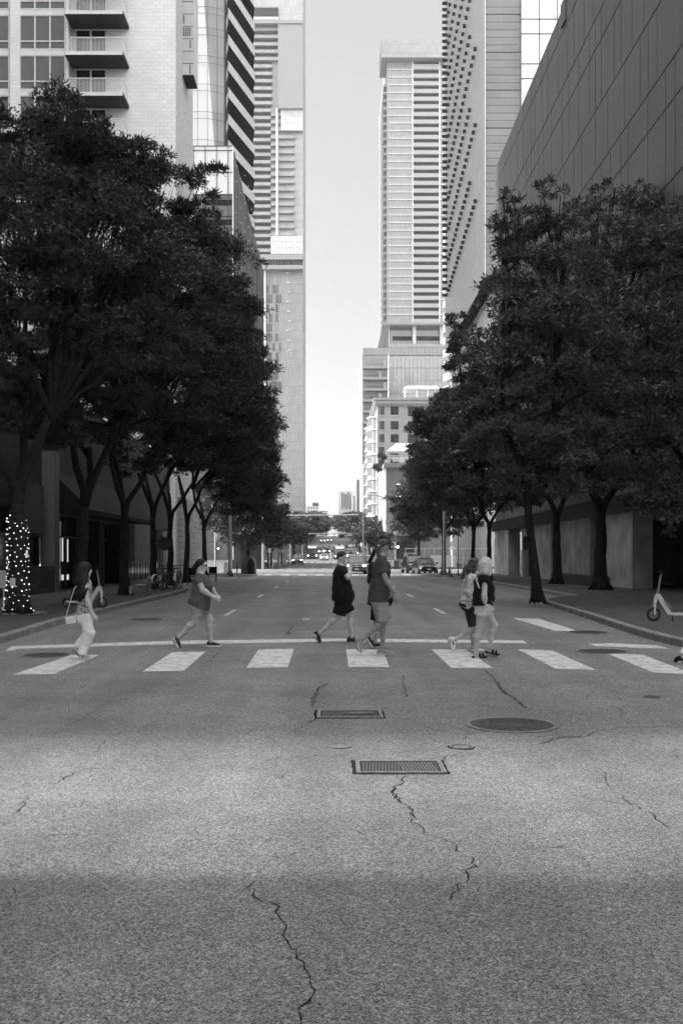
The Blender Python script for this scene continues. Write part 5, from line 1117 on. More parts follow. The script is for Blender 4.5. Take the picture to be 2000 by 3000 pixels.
def bike(loc, rz, label, group='parked hire bicycles'):
    t = thing('bicycle', loc, label, 'bicycle', group, rz); W = M_white
    for x in (-.52, .52):
        q = MB(); m1 = 22; q.loft([[(x+(.32+.018*math.cos(p))*math.cos(2*PI*k/m1), .018*math.sin(p), .34+(.32+.018*math.cos(p))*math.sin(2*PI*k/m1)) for p in [2*PI*j/6 for j in range(6)]] for k in range(m1+1)], cap=False); wq = q.build('wheel', M_tyre, t, world=False)
        q = MB()
        for k in range(12): a = 2*PI*k/12; q.tube([(x, 0, .34), (x+.31*math.cos(a), 0, .34+.31*math.sin(a))], .003, 4)
        q.build('spokes', M_steel, wq, world=False)
    q = MB(); q.tube([(-.52, 0, .34), (-.1, 0, .3), (.38, 0, .75), (.52, 0, .34)], .025, 6); q.tube([(-.52, 0, .34), (-.2, 0, .8), (-.1, 0, .3)], .02, 6); q.tube([(-.17, 0, .7), (.38, 0, .78)], .028, 6); q.tube([(.38, 0, .7), (.33, 0, 1.05)], .02, 6); q.build('frame', M_dark, t, world=False)
    q = MB(); q.loft([[(x, -w, z), (x, w, z), (x, w, z+.04), (x, -w, z+.04)] for x, z, w in ((-.36, .92, .09), (-.2, .93, .07), (-.08, .92, .02))]); q.tube([(-.2, 0, .8), (-.22, 0, .93)], .015, 6); q.build('saddle', M_black, t, world=False)
    q = MB(); q.tube([(.28, -.28, 1.08), (.34, 0, 1.06), (.28, .28, 1.08)], .014, 6); q.build('handlebar', M_black, t, world=False)
    q = MB(); q.loft([[(-.52+.37*math.cos(a), -.04, .34+.37*math.sin(a)), (-.52+.37*math.cos(a), .04, .34+.37*math.sin(a)), (-.52+.385*math.cos(a), .04, .34+.385*math.sin(a)), (-.52+.385*math.cos(a), -.04, .34+.385*math.sin(a))] for a in [PI*(.35+.6*k/8) for k in range(9)]]); q.build('mudguard', W, t, world=False)
    return t
for i, (px, d, a) in enumerate(((470, 44.5, 75), (483, 45.3, 80), (497, 46, 70), (512, 46.8, 100), (523, 47.5, 85))):
    bike((X(px, d), d, .15), math.radians(a), ['first parked bicycle right of the hydrant', 'second parked bicycle right of the hydrant', 'middle parked bicycle at the left kerb', 'fourth bicycle with pale mudguard by the tree', 'last parked bicycle next to the fourth left tree'][i])
# hydrant
d = 43; x = X(438, d); t = thing('fire_hydrant', (x, d, .15), 'worn metal fire hydrant at the left kerb beside a tree', 'fire hydrant')
M_hyd = mat('hydrant_paint', .22, rough=.5, metal=.4, noise=.3, nscale=10)
b = MB(); b.lathe([(.14, 0), (.14, .05), (.095, .07), (.09, .45), (.12, .47), (.12, .51), (.1, .53), (.085, .6), (.05, .66), (.025, .68), (.025, .73)], (x, d, .15), 16); b.build('barrel', M_hyd, t, True)
for dx, dy, rr in ((-1, 0, .055), (1, 0, .055), (0, -1, .075)): b = MB(); b.tube([(x+dx*.08, d+dy*.08, .52), (x+dx*.17, d+dy*.17, .52)], [rr*.9, rr], 10); b.build('nozzle', M_hyd, t)
b = MB(); b.tube([(x-.6, d+.3, .4), (x-.2, d+.3, .4)], .05, 8); b.tube([(x-.55, d+.3, .15), (x-.55, d+.3, .4)], .03, 6); tag(b.build('standpipe', M_steel), 'low horizontal pipe just left of the fire hydrant', 'pipe')
# litter bin, barriers, fence, cone on the right beyond the crossing
d = 128; x = X(1161, d); t = thing('litter_bin', (x, d, zg(d)), 'dark round litter bin in front of the white barriers', 'litter bin')
b = MB(); b.lathe([(.3, 0), (.33, .1), (.36, 1.0), (.38, 1.02), (.38, 1.1), (.2, 1.18)], (x, d, 0), 14); b.build('body', M_dark, t); b = MB(); b.lathe([(.39, 1.03), (.39, 1.07)], (x, d, 0), 14); b.build('rim', M_steel, t)
for i in range(4):
    t = thing('road_barrier', (8.0+i*.62, 150-i*4.5, 0), ['white water filled barrier farthest from the litter bin', 'second white barrier left of the litter bin', 'third white barrier left of the litter bin', 'white barrier closest to the litter bin'][i], 'barrier', 'white plastic barriers left of the litter bin')
    b = MB(); y0 = 150-i*4.5; xx = 8.0+i*.62
    b.loft([[(xx-.3*w, y0+(k*4.2), z) for z, w in ((0, 1), (.25, 1), (.5, .55), (1.05, .4))]+[(xx+.3*w, y0+(k*4.2), z) for z, w in ((1.05, .4), (.5, .55), (.25, 1), (0, 1))] for k in (0, .96)]); b.build('shell', M_white, t)
    b = MB(); b.box(xx-.32, xx-.29, y0+.3, y0+3.8, .06, .2); b.build('slot', M_dark, t)
t = thing('mesh_fence', (14, 132, 0), 'chain mesh fence with thin posts behind the parked cars', 'fence')
b = MB(); b.tube([(X(1185, 132), 132, 2.6), (X(1420, 132), 132, 2.6)], .035, 6); b.build('top_rail', M_steel, t)
for k in range(9):
    xx = X(1187+k*28, 132); b = MB(); b.tube([(xx, 132, 0), (xx, 132, 2.62)], .035, 6); b.build('post', M_steel, t)
b = MB()
for k in range(60): xx = X(1187, 132)+k*.18; b.box(xx, xx+.012, 132.02, 132.03, 0, 2.6)
for k in range(14): b.box(X(1187, 132), X(1410, 132), 132.03, 132.04, .1+k*.18, .112+k*.18)
b.build('mesh', M_dark, t)
b = MB(); b.box(X(1260, 133), X(1335, 133), 133, 133.3, 0, 1.75); tag(b.build('low_wall', M_lgrey), 'pale low wall behind the fence and parked cars', 'wall')
b = MB(); b.box(X(1185, 150), X(1225, 150), 150, 156, 0, .9); b.box(X(1188, 150), X(1214, 150), 150.2, 155, .9, 2.0); b.box(X(1187, 150), X(1218, 150), 149.9, 155.2, 2.0, 2.12); tag(b.build('food_kiosk', M_lgrey), 'small pale kiosk behind the fence left of the parked cars', 'kiosk')
d = 80; x = X(1316, d); t = thing('traffic_cone', (x, d, .15), 'small traffic cone between the two posts on the right', 'traffic cone')
b = MB(); b.lathe([(.17, .03), (.03, .7)], (x, d, .15), 12); b.build('cone', M_ironl, t); b = MB(); b.box(x-.3, x+.3, d-.2, d+.2, .15, .18); b.build('base', M_black, t)
# posts and signs lining the far left pavement
r = random.Random(12); ORD = ['nearest', 'second nearest', 'third nearest', 'middle', 'third farthest', 'second farthest', 'farthest']
for i in range(14):
    y = 131+i*4.6; x = -7.4-r.uniform(0, .8); hh = r.uniform(.9, 1.1)
    if i % 2 == 0:
        b = MB(); b.tube([(x, y, zg(y)+.15), (x, y, zg(y)+.15+hh)], .07, 8); b.sphere((x, y, zg(y)+.15+hh), .08, 4)
        tag(b.build('bollard', M_lgrey), ORD[i//2]+' pale bollard in the row along the far left kerb', 'bollard', 'pale bollards along the far left kerb')
    else:
        b = MB(); b.tube([(x-.6, y, zg(y)+.15), (x-.6, y, zg(y)+2.6)], .05, 8); b.box(x-.8, x-.4, y-.06, y-.04, zg(y)+2.1, zg(y)+2.7)
        tag(b.build('parking_sign', M_lgrey), ORD[i//2]+' sign post in the row along the far left kerb', 'sign post', 'sign posts along the far left kerb')
# seats: cafe chairs near the woman in shorts
for i, (px, d) in enumerate(((560, 52), (622, 57.5))):
    x = X(px, d); t = thing('cafe_chair', (x, d, .15), ['dark cafe chair left of the woman in shorts', 'dark cafe chair right behind the woman in shorts'][i], 'chair', 'dark cafe chairs on the left pavement')
    b = MB(); b.box(x-.24, x+.24, d-.24, d+.24, .58, .62); b.build('seat', M_black, t); b = MB(); b.box(x-.24, x+.24, d+.22, d+.26, .66, 1.05); b.build('backrest', M_black, t)
    for sx in (-1, 1):
        for sy in (-1, 1): b = MB(); b.tube([(x+sx*.21, d+sy*.21, .15), (x+sx*.21, d+sy*.21, .58 if sy < 0 else 1.0)], .02, 6); b.build('leg', M_dark, t)

d = 47.5; x = X(473, d); t = thing('round_sign_post', (x, d, .15), 'thin post with a dark round sign between the left trees', 'sign post')
b = MB(); b.tube([(x+.15, d, .15), (x+.15, d, 2.7)], .03, 6); b.build('post', M_steel, t); b = MB(); b.disc((x+.15, d-.05, 2.25), (0, 1, 0), .33, .03, 20); b.build('sign', M_dark, t)
b = MB(); b.bbox(X(380, 39), X(387, 39), 38.9, 39.0, .2, .5, .01); tag(b.build('outlet_box', M_lgrey), 'small pale outlet box at the foot of the tree by the hydrant', 'outlet box')
for i, (xx, yy) in enumerate(((-7.6, 26.4), )): pass
for x_, y_, l_ in ((-8.25, 26.4, 'dark soil square around the lit tree'), (-8.05, 32, 'dark soil square around the second left tree'), (-8.1, 39.2, 'dark soil square around the third left tree')):
    b = MB(); b.box(x_-.75, x_+.75 if x_ < 0 else x_+.6, y_-.75, y_+.75, .152, .16); tag(b.build('tree_pit', M_soil), l_, 'tree pit')
r = random.Random(31)
b = MB()
for k in range(70): a = r.uniform(0, 2*PI); q_ = r.uniform(.45, .75); b.sphere((-8.25+q_*math.cos(a), 26.4+q_*math.sin(a), .18), r.uniform(.02, .06), 3, sc=(1.2, 1, .6))
tag(b.build('pebbles', M_ironl), 'loose pale pebbles round the foot of the lit tree', 'pebbles', kind='stuff')
# ------------------------------------------------------------------ people: signed-distance bodies turned into one continuous mesh each
HR = .0085
def sdf(prims, k=.02, pad=.05, wr=0.0, seed=0, cuts=()):
    lo = np.min([np.minimum(np.array(p[0])-p[2]*1.3, np.array(p[1])-p[3]*1.3) for p in prims], 0)-pad
    hi = np.max([np.maximum(np.array(p[0])+p[2]*1.3, np.array(p[1])+p[3]*1.3) for p in prims], 0)+pad
    n = np.ceil((hi-lo)/HR).astype(int)+1; F = np.full(n, .06, np.float32)
    ax = [lo[i]+np.arange(n[i])*HR for i in range(3)]
    for p in prims:
        a, b, ra, rb = np.array(p[0], float), np.array(p[1], float), p[2], p[3]; sc = np.array(p[4]) if len(p) > 4 and p[4] is not None else np.ones(3)
        flat = p[5] if len(p) > 5 else None; kk = p[6] if len(p) > 6 else k
        m = max(ra, rb)*max(sc)+.05; l0 = np.minimum(a, b)-m; h0 = np.maximum(a, b)+m
        i0 = np.clip(((l0-lo)/HR).astype(int), 0, n-1); i1 = np.clip(np.ceil((h0-lo)/HR).astype(int)+1, 1, n)
        X_ = ax[0][i0[0]:i1[0], None, None]; Y_ = ax[1][None, i0[1]:i1[1], None]; Z_ = ax[2][None, None, i0[2]:i1[2]]
        ab = (b-a)/sc; L2 = max(float(ab@ab), 1e-9)
        px, py, pz = (X_-a[0])/sc[0], (Y_-a[1])/sc[1], (Z_-a[2])/sc[2]
        tt = (px*ab[0]+py*ab[1]+pz*ab[2])/L2; t = np.clip(tt, 0, 1)
        d = (np.sqrt((px-t*ab[0])**2+(py-t*ab[1])**2+(pz-t*ab[2])**2)-(ra+t*(rb-ra)))*min(sc)
        if flat == 'b': d = np.maximum(d, (tt-1)*math.sqrt(L2)*min(sc))
        if flat == 'a': d = np.maximum(d, -tt*math.sqrt(L2)*min(sc))
        if flat == 'ab': d = np.maximum(d, np.maximum(tt-1, -tt)*math.sqrt(L2)*min(sc))
        S = F[i0[0]:i1[0], i0[1]:i1[1], i0[2]:i1[2]]
        h = np.maximum(kk-np.abs(S-d), 0)/kk; F[i0[0]:i1[0], i0[1]:i1[1], i0[2]:i1[2]] = np.minimum(S, d)-h*h*kk*.25
    if wr:
        r = np.random.default_rng(seed); X_, Y_, Z_ = ax[0][:, None, None], ax[1][None, :, None], ax[2][None, None, :]; W = 0
        for q in range(7):
            v = r.normal(size=3)*np.array([22, 22, 42]); W = W+np.sin(X_*v[0]+Y_*v[1]+Z_*v[2]+r.uniform(0, 6)+1.5*np.sin(X_*11+q+Z_*6))
        F = F+wr*W/3.2
    for (pt, nn) in cuts:                     # keep the side where (p-pt).n < 0
        nn = np.array(nn, float); nn /= np.linalg.norm(nn)
        F = np.maximum(F, ((ax[0][:, None, None]-pt[0])*nn[0]+(ax[1][None, :, None]-pt[1])*nn[1]+(ax[2][None, None, :]-pt[2])*nn[2]).astype(np.float32))
    F[0], F[-1] = .06, .06; F[:, 0], F[:, -1] = .06, .06; F[:, :, 0], F[:, :, -1] = .06, .06
    return F, lo
def nets(F, lo):
    ins = F < 0; s = F.shape; c = np.zeros([q-1 for q in s], np.int8)
    for i in (0, 1):
        for j in (0, 1):
            for k in (0, 1): c += ins[i:s[0]-1+i, j:s[1]-1+j, k:s[2]-1+k]
    idx = np.argwhere((c > 0) & (c < 8)); P = np.zeros((len(idx), 3)); cnt = np.zeros(len(idx))
    for ax_ in range(3):
        o1, o2 = [q for q in range(3) if q != ax_]
        for u in (0, 1):
            for v in (0, 1):
                a = idx.copy(); a[:, o1] += u; a[:, o2] += v; b = a.copy(); b[:, ax_] += 1
                fa = F[a[:, 0], a[:, 1], a[:, 2]]; fb = F[b[:, 0], b[:, 1], b[:, 2]]; m = (fa < 0) != (fb < 0)
                t = np.where(m, fa/np.where(fa == fb, 1, fa-fb), 0); pp = a.astype(float); pp[:, ax_] += t; P += pp*m[:, None]; cnt += m
    P = P/cnt[:, None]; V = lo+P*HR
    vid = np.full(c.shape, -1, np.int64); vid[idx[:, 0], idx[:, 1], idx[:, 2]] = np.arange(len(idx)); Q = []
    for ax_ in range(3):
        o1, o2 = [(1, 2), (2, 0), (0, 1)][ax_]
        sl_a = [slice(None)]*3; sl_b = [slice(None)]*3; sl_a[ax_] = slice(0, -1); sl_b[ax_] = slice(1, None)
        A, B = ins[tuple(sl_a)], ins[tuple(sl_b)]; e = np.argwhere(A != B); e = e[(e[:, o1] > 0) & (e[:, o2] > 0)]
        up = A[e[:, 0], e[:, 1], e[:, 2]]
        def g(du, dv): q = e.copy(); q[:, o1] -= du; q[:, o2] -= dv; return vid[q[:, 0], q[:, 1], q[:, 2]]
        f = np.stack([g(1, 1), g(0, 1), g(0, 0), g(1, 0)], 1); f[~up] = f[~up][:, ::-1]; Q.append(f)
    return V, np.concatenate(Q)
def smesh(name, prims, m, parent, k=.02, wr=0, seed=0, cuts=()):
    F, lo = sdf(prims, k, wr=wr, seed=seed, cuts=cuts); V, Q = nets(F, lo)
    return link_mesh(name, V, Q, m, parent, True)
def lerp(a, b, t): return tuple(a[i]+(b[i]-a[i])*t for i in range(3))
def vadd(a, x=0, y=0, z=0): return (a[0]+x, a[1]+y, a[2]+z)
M_skin = mat('skin', .46, rough=.55, noise=.06, nscale=9); M_skin2 = mat('tanned_skin', .27, rough=.55, noise=.06, nscale=9)
def hair_m(name, g1, g2, sc=60):
    def f(t, b, tc):
        mp = t.nodes.new('ShaderNodeMapping'); mp.inputs['Scale'].default_value = (sc, sc, 4); t.links.new(tc.outputs['Object'], mp.inputs[0])
        n = t.nodes.new('ShaderNodeTexNoise'); n.inputs['Scale'].default_value = 1; n.inputs['Detail'].default_value = 3; t.links.new(mp.outputs[0], n.inputs['Vector'])
        r = t.nodes.new('ShaderNodeMapRange'); r.inputs['From Min'].default_value = .35; r.inputs['From Max'].default_value = .65; r.inputs['To Min'].default_value = g1; r.inputs['To Max'].default_value = g2
        t.links.new(n.outputs['Fac'], r.inputs['Value']); t.links.new(r.outputs[0], b.inputs['Base Color'])
    return mat(name, g1, rough=.65, spec=.2, extra=f)
M_hblack = hair_m('dark_hair', .003, .022); M_hbrown = hair_m('brown_hair', .012, .11); M_hblond = hair_m('blonde_hair', .3, .62); M_hshort = hair_m('short_grey_hair', .01, .05)
def pattern_m(name, g1, g2, sc):
    def f(t, b, tc):
        v = t.nodes.new('ShaderNodeTexNoise'); v.inputs['Scale'].default_value = sc; v.inputs['Detail'].default_value = 2; v.inputs['Distortion'].default_value = 2.5; t.links.new(tc.outputs['Object'], v.inputs['Vector'])
        r = t.nodes.new('ShaderNodeValToRGB'); r.color_ramp.elements[0].position = .47; r.color_ramp.elements[1].position = .53
        r.color_ramp.elements[0].color = (g1,)*3+(1,); r.color_ramp.elements[1].color = (g2,)*3+(1,)
        t.links.new(v.outputs['Fac'], r.inputs[0]); t.links.new(r.outputs[0], b.inputs['Base Color'])
    return mat(name, g1, rough=.8, extra=f)
def cloth(name, g): return mat(name, g, rough=.9, spec=.2, noise=.12, nscale=6, bump=.2, bscale=90)
def hand(wr_, tip, side, f=1, curl=.35):
    w0 = np.array(wr_, float); u = np.array(tip, float)-w0; L = np.linalg.norm(u); u /= L; L = min(max(L, .172), .19); yv = np.array([0, 1.0*side, 0]); v = np.cross(u, [0, 1, 0]); v /= np.linalg.norm(v)
    if v[0]*f < 0: v = -v
    P = []; pe = w0+u*L*.5
    P.append((w0, pe, .024, .031, (1, .62, 1)))
    P.append((w0+u*.03+v*.012, pe+v*.018, .02, .022, (1, .7, 1)))
    for i, ln in enumerate((.42, .5, .47, .37)):
        off = v*(.027-.018*i); b0 = pe+off; b1 = b0+u*L*ln*.55-yv*.006; b2 = b1+u*L*ln*.45*(1-curl)-yv*.03*curl*2-v*.004*i*curl
        P.append((b0, b1, .0098, .0092, None, None, .006)); P.append((b1, b2, .0092, .0078, None, None, .006))
    t0 = w0+u*L*.2+v*.024; t1 = t0+u*L*.22+v*.025; t2 = t1+u*L*.17+v*.006
    P += [(t0, t1, .013, .011, None, None, .008), (t1, t2, .011, .009, None, None, .006)]
    return P
def person(label, d, J, B, f=1, yaw=0.0, skin=None, group='people crossing the street'):
    """J: joints as picture points (px, py) at depth d; N = side towards the camera, F = far side. B: build values"""
    skin = skin or M_skin
    def P(p, dy=0): return (X(p[0], d), d+dy, Z(p[1], d))
    hs, hh = B.get('hs', .17), B.get('hh', .09); q = B.get('w', 1.0)
    base = (X((J['Nan'][0]+J['Fan'][0])/2, d), d, 0)
    t = thing('person', base, label, 'person', group)
    hc = P(J['head']); nb = P(J['neck']); pc = P(J['hip'])
    cy, sy = math.cos(yaw), math.sin(yaw)
    def hl(x, y, z): return (hc[0]+f*(x*cy)-y*sy*f, hc[1]+x*sy+y*cy, hc[2]+z)
    hsz = B.get('head', 1.0)
    pr = [(hl(-.012*hsz, 0, .028*hsz), hl(.012*hsz, 0, .028*hsz), .083*hsz, .08*hsz, (1, .88, 1.08)), (hl(.03*hsz, 0, .0), hl(.052*hsz, 0, -.07*hsz), .058*hsz, .034*hsz, (1, .95, 1)), (hl(-.02, 0, -.03), hl(.03, 0, -.06), .06, .045),
          (hl(.088*hsz, 0, .012), hl(.106*hsz, 0, -.016), .009, .015, None, None, .012), (hl(.085*hsz, 0, -.045), hl(.09*hsz, 0, -.047), .017, .014, (.8, 1.3, .6), None, .01),
          (hl(.075*hsz, -.03, .034), hl(.075*hsz, .03, .034), .016, .016, None, None, .02), (hl(0, -.08*hsz, .0), hl(.004, -.085*hsz, -.025), .016, .01, (1, .5, 1.2), None, .01), (hl(0, .08*hsz, .0), hl(.004, .085*hsz, -.025), .016, .01, (1, .5, 1.2), None, .01),
          (hl(-.02, 0, -.05), nb, .053*q, .06*q), (nb, lerp(nb, pc, .12), .06*q, .09*q)]
    tor = []; cr, wr_, hr = B.get('chest', .11), B.get('waist', .1), B.get('hipr', .12); lean_ = B.get('chestx', 0.0)
    ch = vadd(lerp(nb, pc, .27), lean_*f); wa = vadd(lerp(nb, pc, .65), B.get('waistx', 0)*f)
    for s in (-1, 1):
        c_, w_, h_ = vadd(ch, 0, s*hs*.42), vadd(wa, 0, s*hs*.36), vadd(pc, 0, s*hh*.75)
        tor += [(c_, w_, cr, wr_), (w_, h_, wr_, hr), (vadd(nb, 0, s*.04, -.03), vadd(ch, 0, s*hs*.62, .05), .055, cr*.72)]
    if 'belly' in B: bx_, bz_, br = B['belly']; tor.append((vadd(pc, f*bx_, -.05, bz_), vadd(pc, f*bx_, .05, bz_), br, br, None, None, .06))
    if 'bust' in B: bx_, bz_, br = B['bust']; tor += [(vadd(nb, f*bx_, s*.06, -bz_), vadd(nb, f*(bx_-.03), s*.06, -bz_+.03), br, br, None, None, .05) for s in (-1, 1)]
    if 'butt' in B: bx_, bz_, br = B['butt']; tor += [(vadd(pc, -f*bx_, s*.07, bz_), vadd(pc, -f*bx_+.02*f, s*.07, bz_), br, br, None, None, .06) for s in (-1, 1)]
    arms = []; legs = []; A = {}
    ar = B.get('arm', 1.0); lg = B.get('leg', 1.0)
    for s, n in ((-1, 'N'), (1, 'F')):
        sh = P(J[n+'sh'], s*hs); el = P(J[n+'el'], s*(hs+.05+B.get('elo', 0))); wr2 = P(J[n+'wr'], s*(hs+B.get('wro', .03))); tp = P(J[n+'ha'], s*(hs+B.get('wro', .03)-.01))
        A[n] = (sh, el, wr2, tp)
        arms += [(sh, el, .052*ar, .04*ar), (el, lerp(el, wr2, .3), .041*ar, .043*ar), (lerp(el, wr2, .3), wr2, .043*ar, .026*ar**.5)]+hand(wr2, tp, s, f, B.get('curl', .35))
        hp = P(J['hip'], s*hh); kn = P(J[n+'kn'], s*(hh-.0)); an = P(J[n+'an'], s*(hh-.01)); he = P(J[n+'he'], s*(hh-.01)); to = P(J[n+'to'], s*(hh+.01)); A[n+'L'] = (hp, kn, an, he, to)
        cd = np.array(an)-np.array(kn); cd /= np.linalg.norm(cd); back = np.cross(cd, [0, 1, 0]); back = back if back[0]*f < 0 else -back
        cf = tuple(np.array(lerp(kn, an, .3))+back*.018*lg)
        legs += [(hp, lerp(hp, kn, .5), .098*lg, .08*lg, None, None, .04), (lerp(hp, kn, .5), kn, .08*lg, .056*lg, None, None, .03), (kn, cf, .05*lg, .056*lg, None, None, .03), (cf, lerp(kn, an, .68), .056*lg, .036*lg, None, None, .03), (lerp(kn, an, .68), an, .038*lg, .035*lg**.5), (an, lerp(he, to, .25), .036, .03), (lerp(he, to, .2), lerp(he, to, .75), .032, .026)]
    body = pr+tor+arms+legs
    smesh('body', body, skin, t, .03)
    A.update(dict(t=t, hc=hc, nb=nb, pc=pc, ch=ch, wa=wa, tor=tor, hl=hl, d=d, P=P, f=f, hs=hs, hh=hh))
    # eyes
    e = MB()
    for s in (-1, 1): e.sphere(hl(.083*hsz, s*.03, .012), .009, 4)
    e.build('eyes', M_black, t)
    return A
def grow(prims, g): return [(p[0], p[1], p[2]+g, p[3]+g)+tuple(p[4:]) for p in prims]
def shirt(A, m, hem, g=.014, sleeve=.55, loose=0.0, name='shirt', neckz=.0, seed=1, wr=.003, hemn=(0, 0, -1), flare=0.0, sl_r=.058):
    P = grow(A['tor'], g); pc, wa = A['pc'], A['wa']; hz = Z(hem, A['d'])
    for s in (-1, 1): P.append((vadd(wa, 0, s*A['hs']*.4), (pc[0]-.01*A['f'], pc[1]+s*A['hs']*.42, hz-.03), A['tor'][0][3]+g+loose*.5, A['tor'][1][3]+g+loose+flare))
    P.append((A['nb'], lerp(A['nb'], pc, .2), .055, .09+g))
    for n in ('N', 'F'):
        sh, el = A[n][0], A[n][1]
        if sleeve: P.append((lerp(sh, A['nb'], .1), lerp(sh, el, sleeve), sl_r+g, sl_r+g*.9+loose*.3, None, 'b'))
        else: P.append((lerp(sh, A['nb'], .35), lerp(sh, A['nb'], .3), .04+g, .04+g))
    return smesh(name, P, m, A['t'], .035, wr, seed, [((pc[0], 0, hz), hemn), ((A['nb'][0], 0, A['nb'][2]+neckz), (.25*A['f'], 0, 1))])
def legwear(A, m, top, hemN, hemF, g=.014, name='shorts', seed=2, wr=.003, wide=0.0, r0=.1, r1=.075, flare=0):
    """hem as fraction: 0-1 thigh, 1-2 shin"""
    P = grow([p for p in A['tor'] if p[0][2] < A['wa'][2]+.05], g); pc = A['pc']
    for n, hm in (('N', hemN), ('F', hemF)):
        hp, kn, an, he, to = A[n+'L']
        if hm <= 1: P += [(hp, lerp(hp, kn, hm), r0+g, r1+(r0-r1)*(1-hm)+g+wide, None, 'b', .03)]
        else: P += [(hp, kn, r0+g, r1*.98+g, None, None, .03), (kn, lerp(kn, an, hm-1), r1*.95+g, .05+g+wide+flare, None, 'b', .03)]
    return smesh(name, P, m, A['t'], .03, wr, seed, [((0, 0, Z(top, A['d'])), (0, 0, 1))])
def shoe(A, n, m, msole, st=.024, h=.055, sandal=False):
    hp, kn, an, he, to = A[n+'L']; he, to = np.array(he), np.array(to); u = to-he; u[1] = 0; L = np.linalg.norm(u); u /= L; L = max(min(L, .3), .24); to = he+u*L
    up = np.array([-u[2], 0, u[0]]); up = up if up[2] > 0 or (abs(up[2]) < .3 and up[0]*A['f'] > 0) else -up; y = np.array([0, 1, 0])
    s = MB(); prof = [(0, .028), (.04, .036), (.35, .032), (.55, .04), (.72, .046), (.88, .04), (.97, .022), (1, .006)]
    R_ = []
    for tt, w_ in prof:
        c = he+u*L*tt+up*(.012 if tt > .9 else 0); th = st*(1.25 if tt < .3 else 1)
        R_.append([tuple(c-y*w_), tuple(c+y*w_), tuple(c+y*w_+up*th), tuple(c-y*w_+up*th)])
    s.loft(R_); so_ = s.build('sole', msole, A['t'], False)
    if sandal:
        for tt in (.5, .72):
            b = MB(); c = he+u*L*tt; b.tube([c-y*.042+up*.015, c-y*.04+up*.05, c+up*.066, c+y*.04+up*.05, c+y*.042+up*.015], .016, 6); b.build('strap', m, A['t'])
        return
    P = [(tuple(he+u*.045+up*(st+.02)), tuple(he+u*L*.5+up*(st+.02)), .036, .036), (tuple(he+u*L*.5+up*(st+.018)), tuple(he+u*(L-.035)+up*(st+.008)), .036, .026, (1, 1.2, 1)), (tuple(he+u*.04+up*(st+.02)), tuple(lerp(an, he+u*.05+up*.05, .45)), .038, .042, None, 'b')]
    smesh('shoe', P, m, A['t'], .02, 0, 0, [((tuple(he+up*st*.9)), tuple(-up))])
def bag(A, pts, dy, m, r_=.012, name='bag', strap=None, th=.05, label=None):
    P = [A['P'](p, dy) for p in pts]; b = MB()
    def ring(o, k): c = np.mean(np.array(P), 0); return [tuple(c+(np.array(p)-c)*k+np.array([0, o, 0])) for p in P]
    b.loft([ring(-th, .86), ring(-th*.75, 1), ring(th*.75, 1), ring(th, .86)]); o = b.build(name, m, A['t'])
    return o
def strapline(A, pts, dys, m, r_=.006):
    b = MB(); b.tube([A['P'](p, q) for p, q in zip(pts, dys)], r_, 6); b.build('bag_strap', m, A['t'])
# --- 1 woman in white trousers, far left
def s1(cx, cy): return (150+cx/7.35, 1640+cy/7.35)
A = person('long haired woman in white trousers and patterned top carrying a white bag, leftmost walker', 16.3,
    dict(head=s1(735, 225), neck=s1(735, 400), hip=s1(730, 1190), Nsh=s1(790, 520), Nel=s1(850, 880), Nwr=s1(950, 1150), Nha=s1(1010, 1290), Fsh=s1(740, 520), Fel=s1(690, 860), Fwr=s1(700, 1090), Fha=s1(720, 1210),
         Nkn=s1(865, 1570), Nan=s1(670, 2050), Nhe=s1(600, 2145), Nto=s1(915, 2145), Fkn=s1(760, 1610), Fan=s1(540, 1920), Fhe=s1(440, 1950), Fto=s1(600, 2090)),
    dict(hs=.15, hh=.08, chest=.085, waist=.078, hipr=.09, arm=.85, leg=.85, head=.98, butt=(.04, -.03, .09), q=.9, wro=.05))
shirt(A, pattern_m('floral_top', .04, .5, 22), 1640+1180/7.35, sleeve=.35, g=.012, loose=.015)
M_wtr = cloth('white_trousers', .82)
legwear(A, M_wtr, 1640+1150/7.35, 1.92, 1.88, name='trousers', r0=.085, r1=.066, wide=.006, flare=.008, wr=.007)
P_ = A['P']; h_ = A['hc']
hp = [(vadd(h_, -.02, 0, .045), vadd(h_, .0, 0, .04), .1, .1), (vadd(h_, -.03, 0, .0), vadd(h_, -.05, -.06, -.2), .1, .11), (vadd(h_, -.02, -.06, -.02), vadd(h_, .01, -.13, -.22), .07, .085),
      (vadd(h_, -.05, -.06, -.2), P_(s1(655, 740), -.1), .11, .09), (vadd(h_, .01, -.13, -.22), P_(s1(755, 690), -.2), .085, .065), (P_(s1(650, 700), -.1), P_(s1(620, 850), -.1), .06, .03), (P_(s1(700, 690), -.17), P_(s1(690, 860), -.17), .06, .028), (P_(s1(760, 650), -.2), P_(s1(775, 800), -.2), .05, .02)]
smesh('hair', hp, M_hblack, A['t'], .04, .004, 5)
for n in 'NF': shoe(A, n, mat('silver_sandal', .5, rough=.4), M_dark if n == 'F' else M_lgrey, st=.014, sandal=True)
M_wbag = mat('white_leather', .7, rough=.5)
bag(A, [s1(392, 1215), s1(600, 1185), s1(612, 1340), s1(425, 1362)], -.24, M_wbag)
strapline(A, [s1(410, 1200), s1(490, 900), s1(570, 610), s1(700, 440)], [-.24, -.23, -.2, -.1], M_wbag)
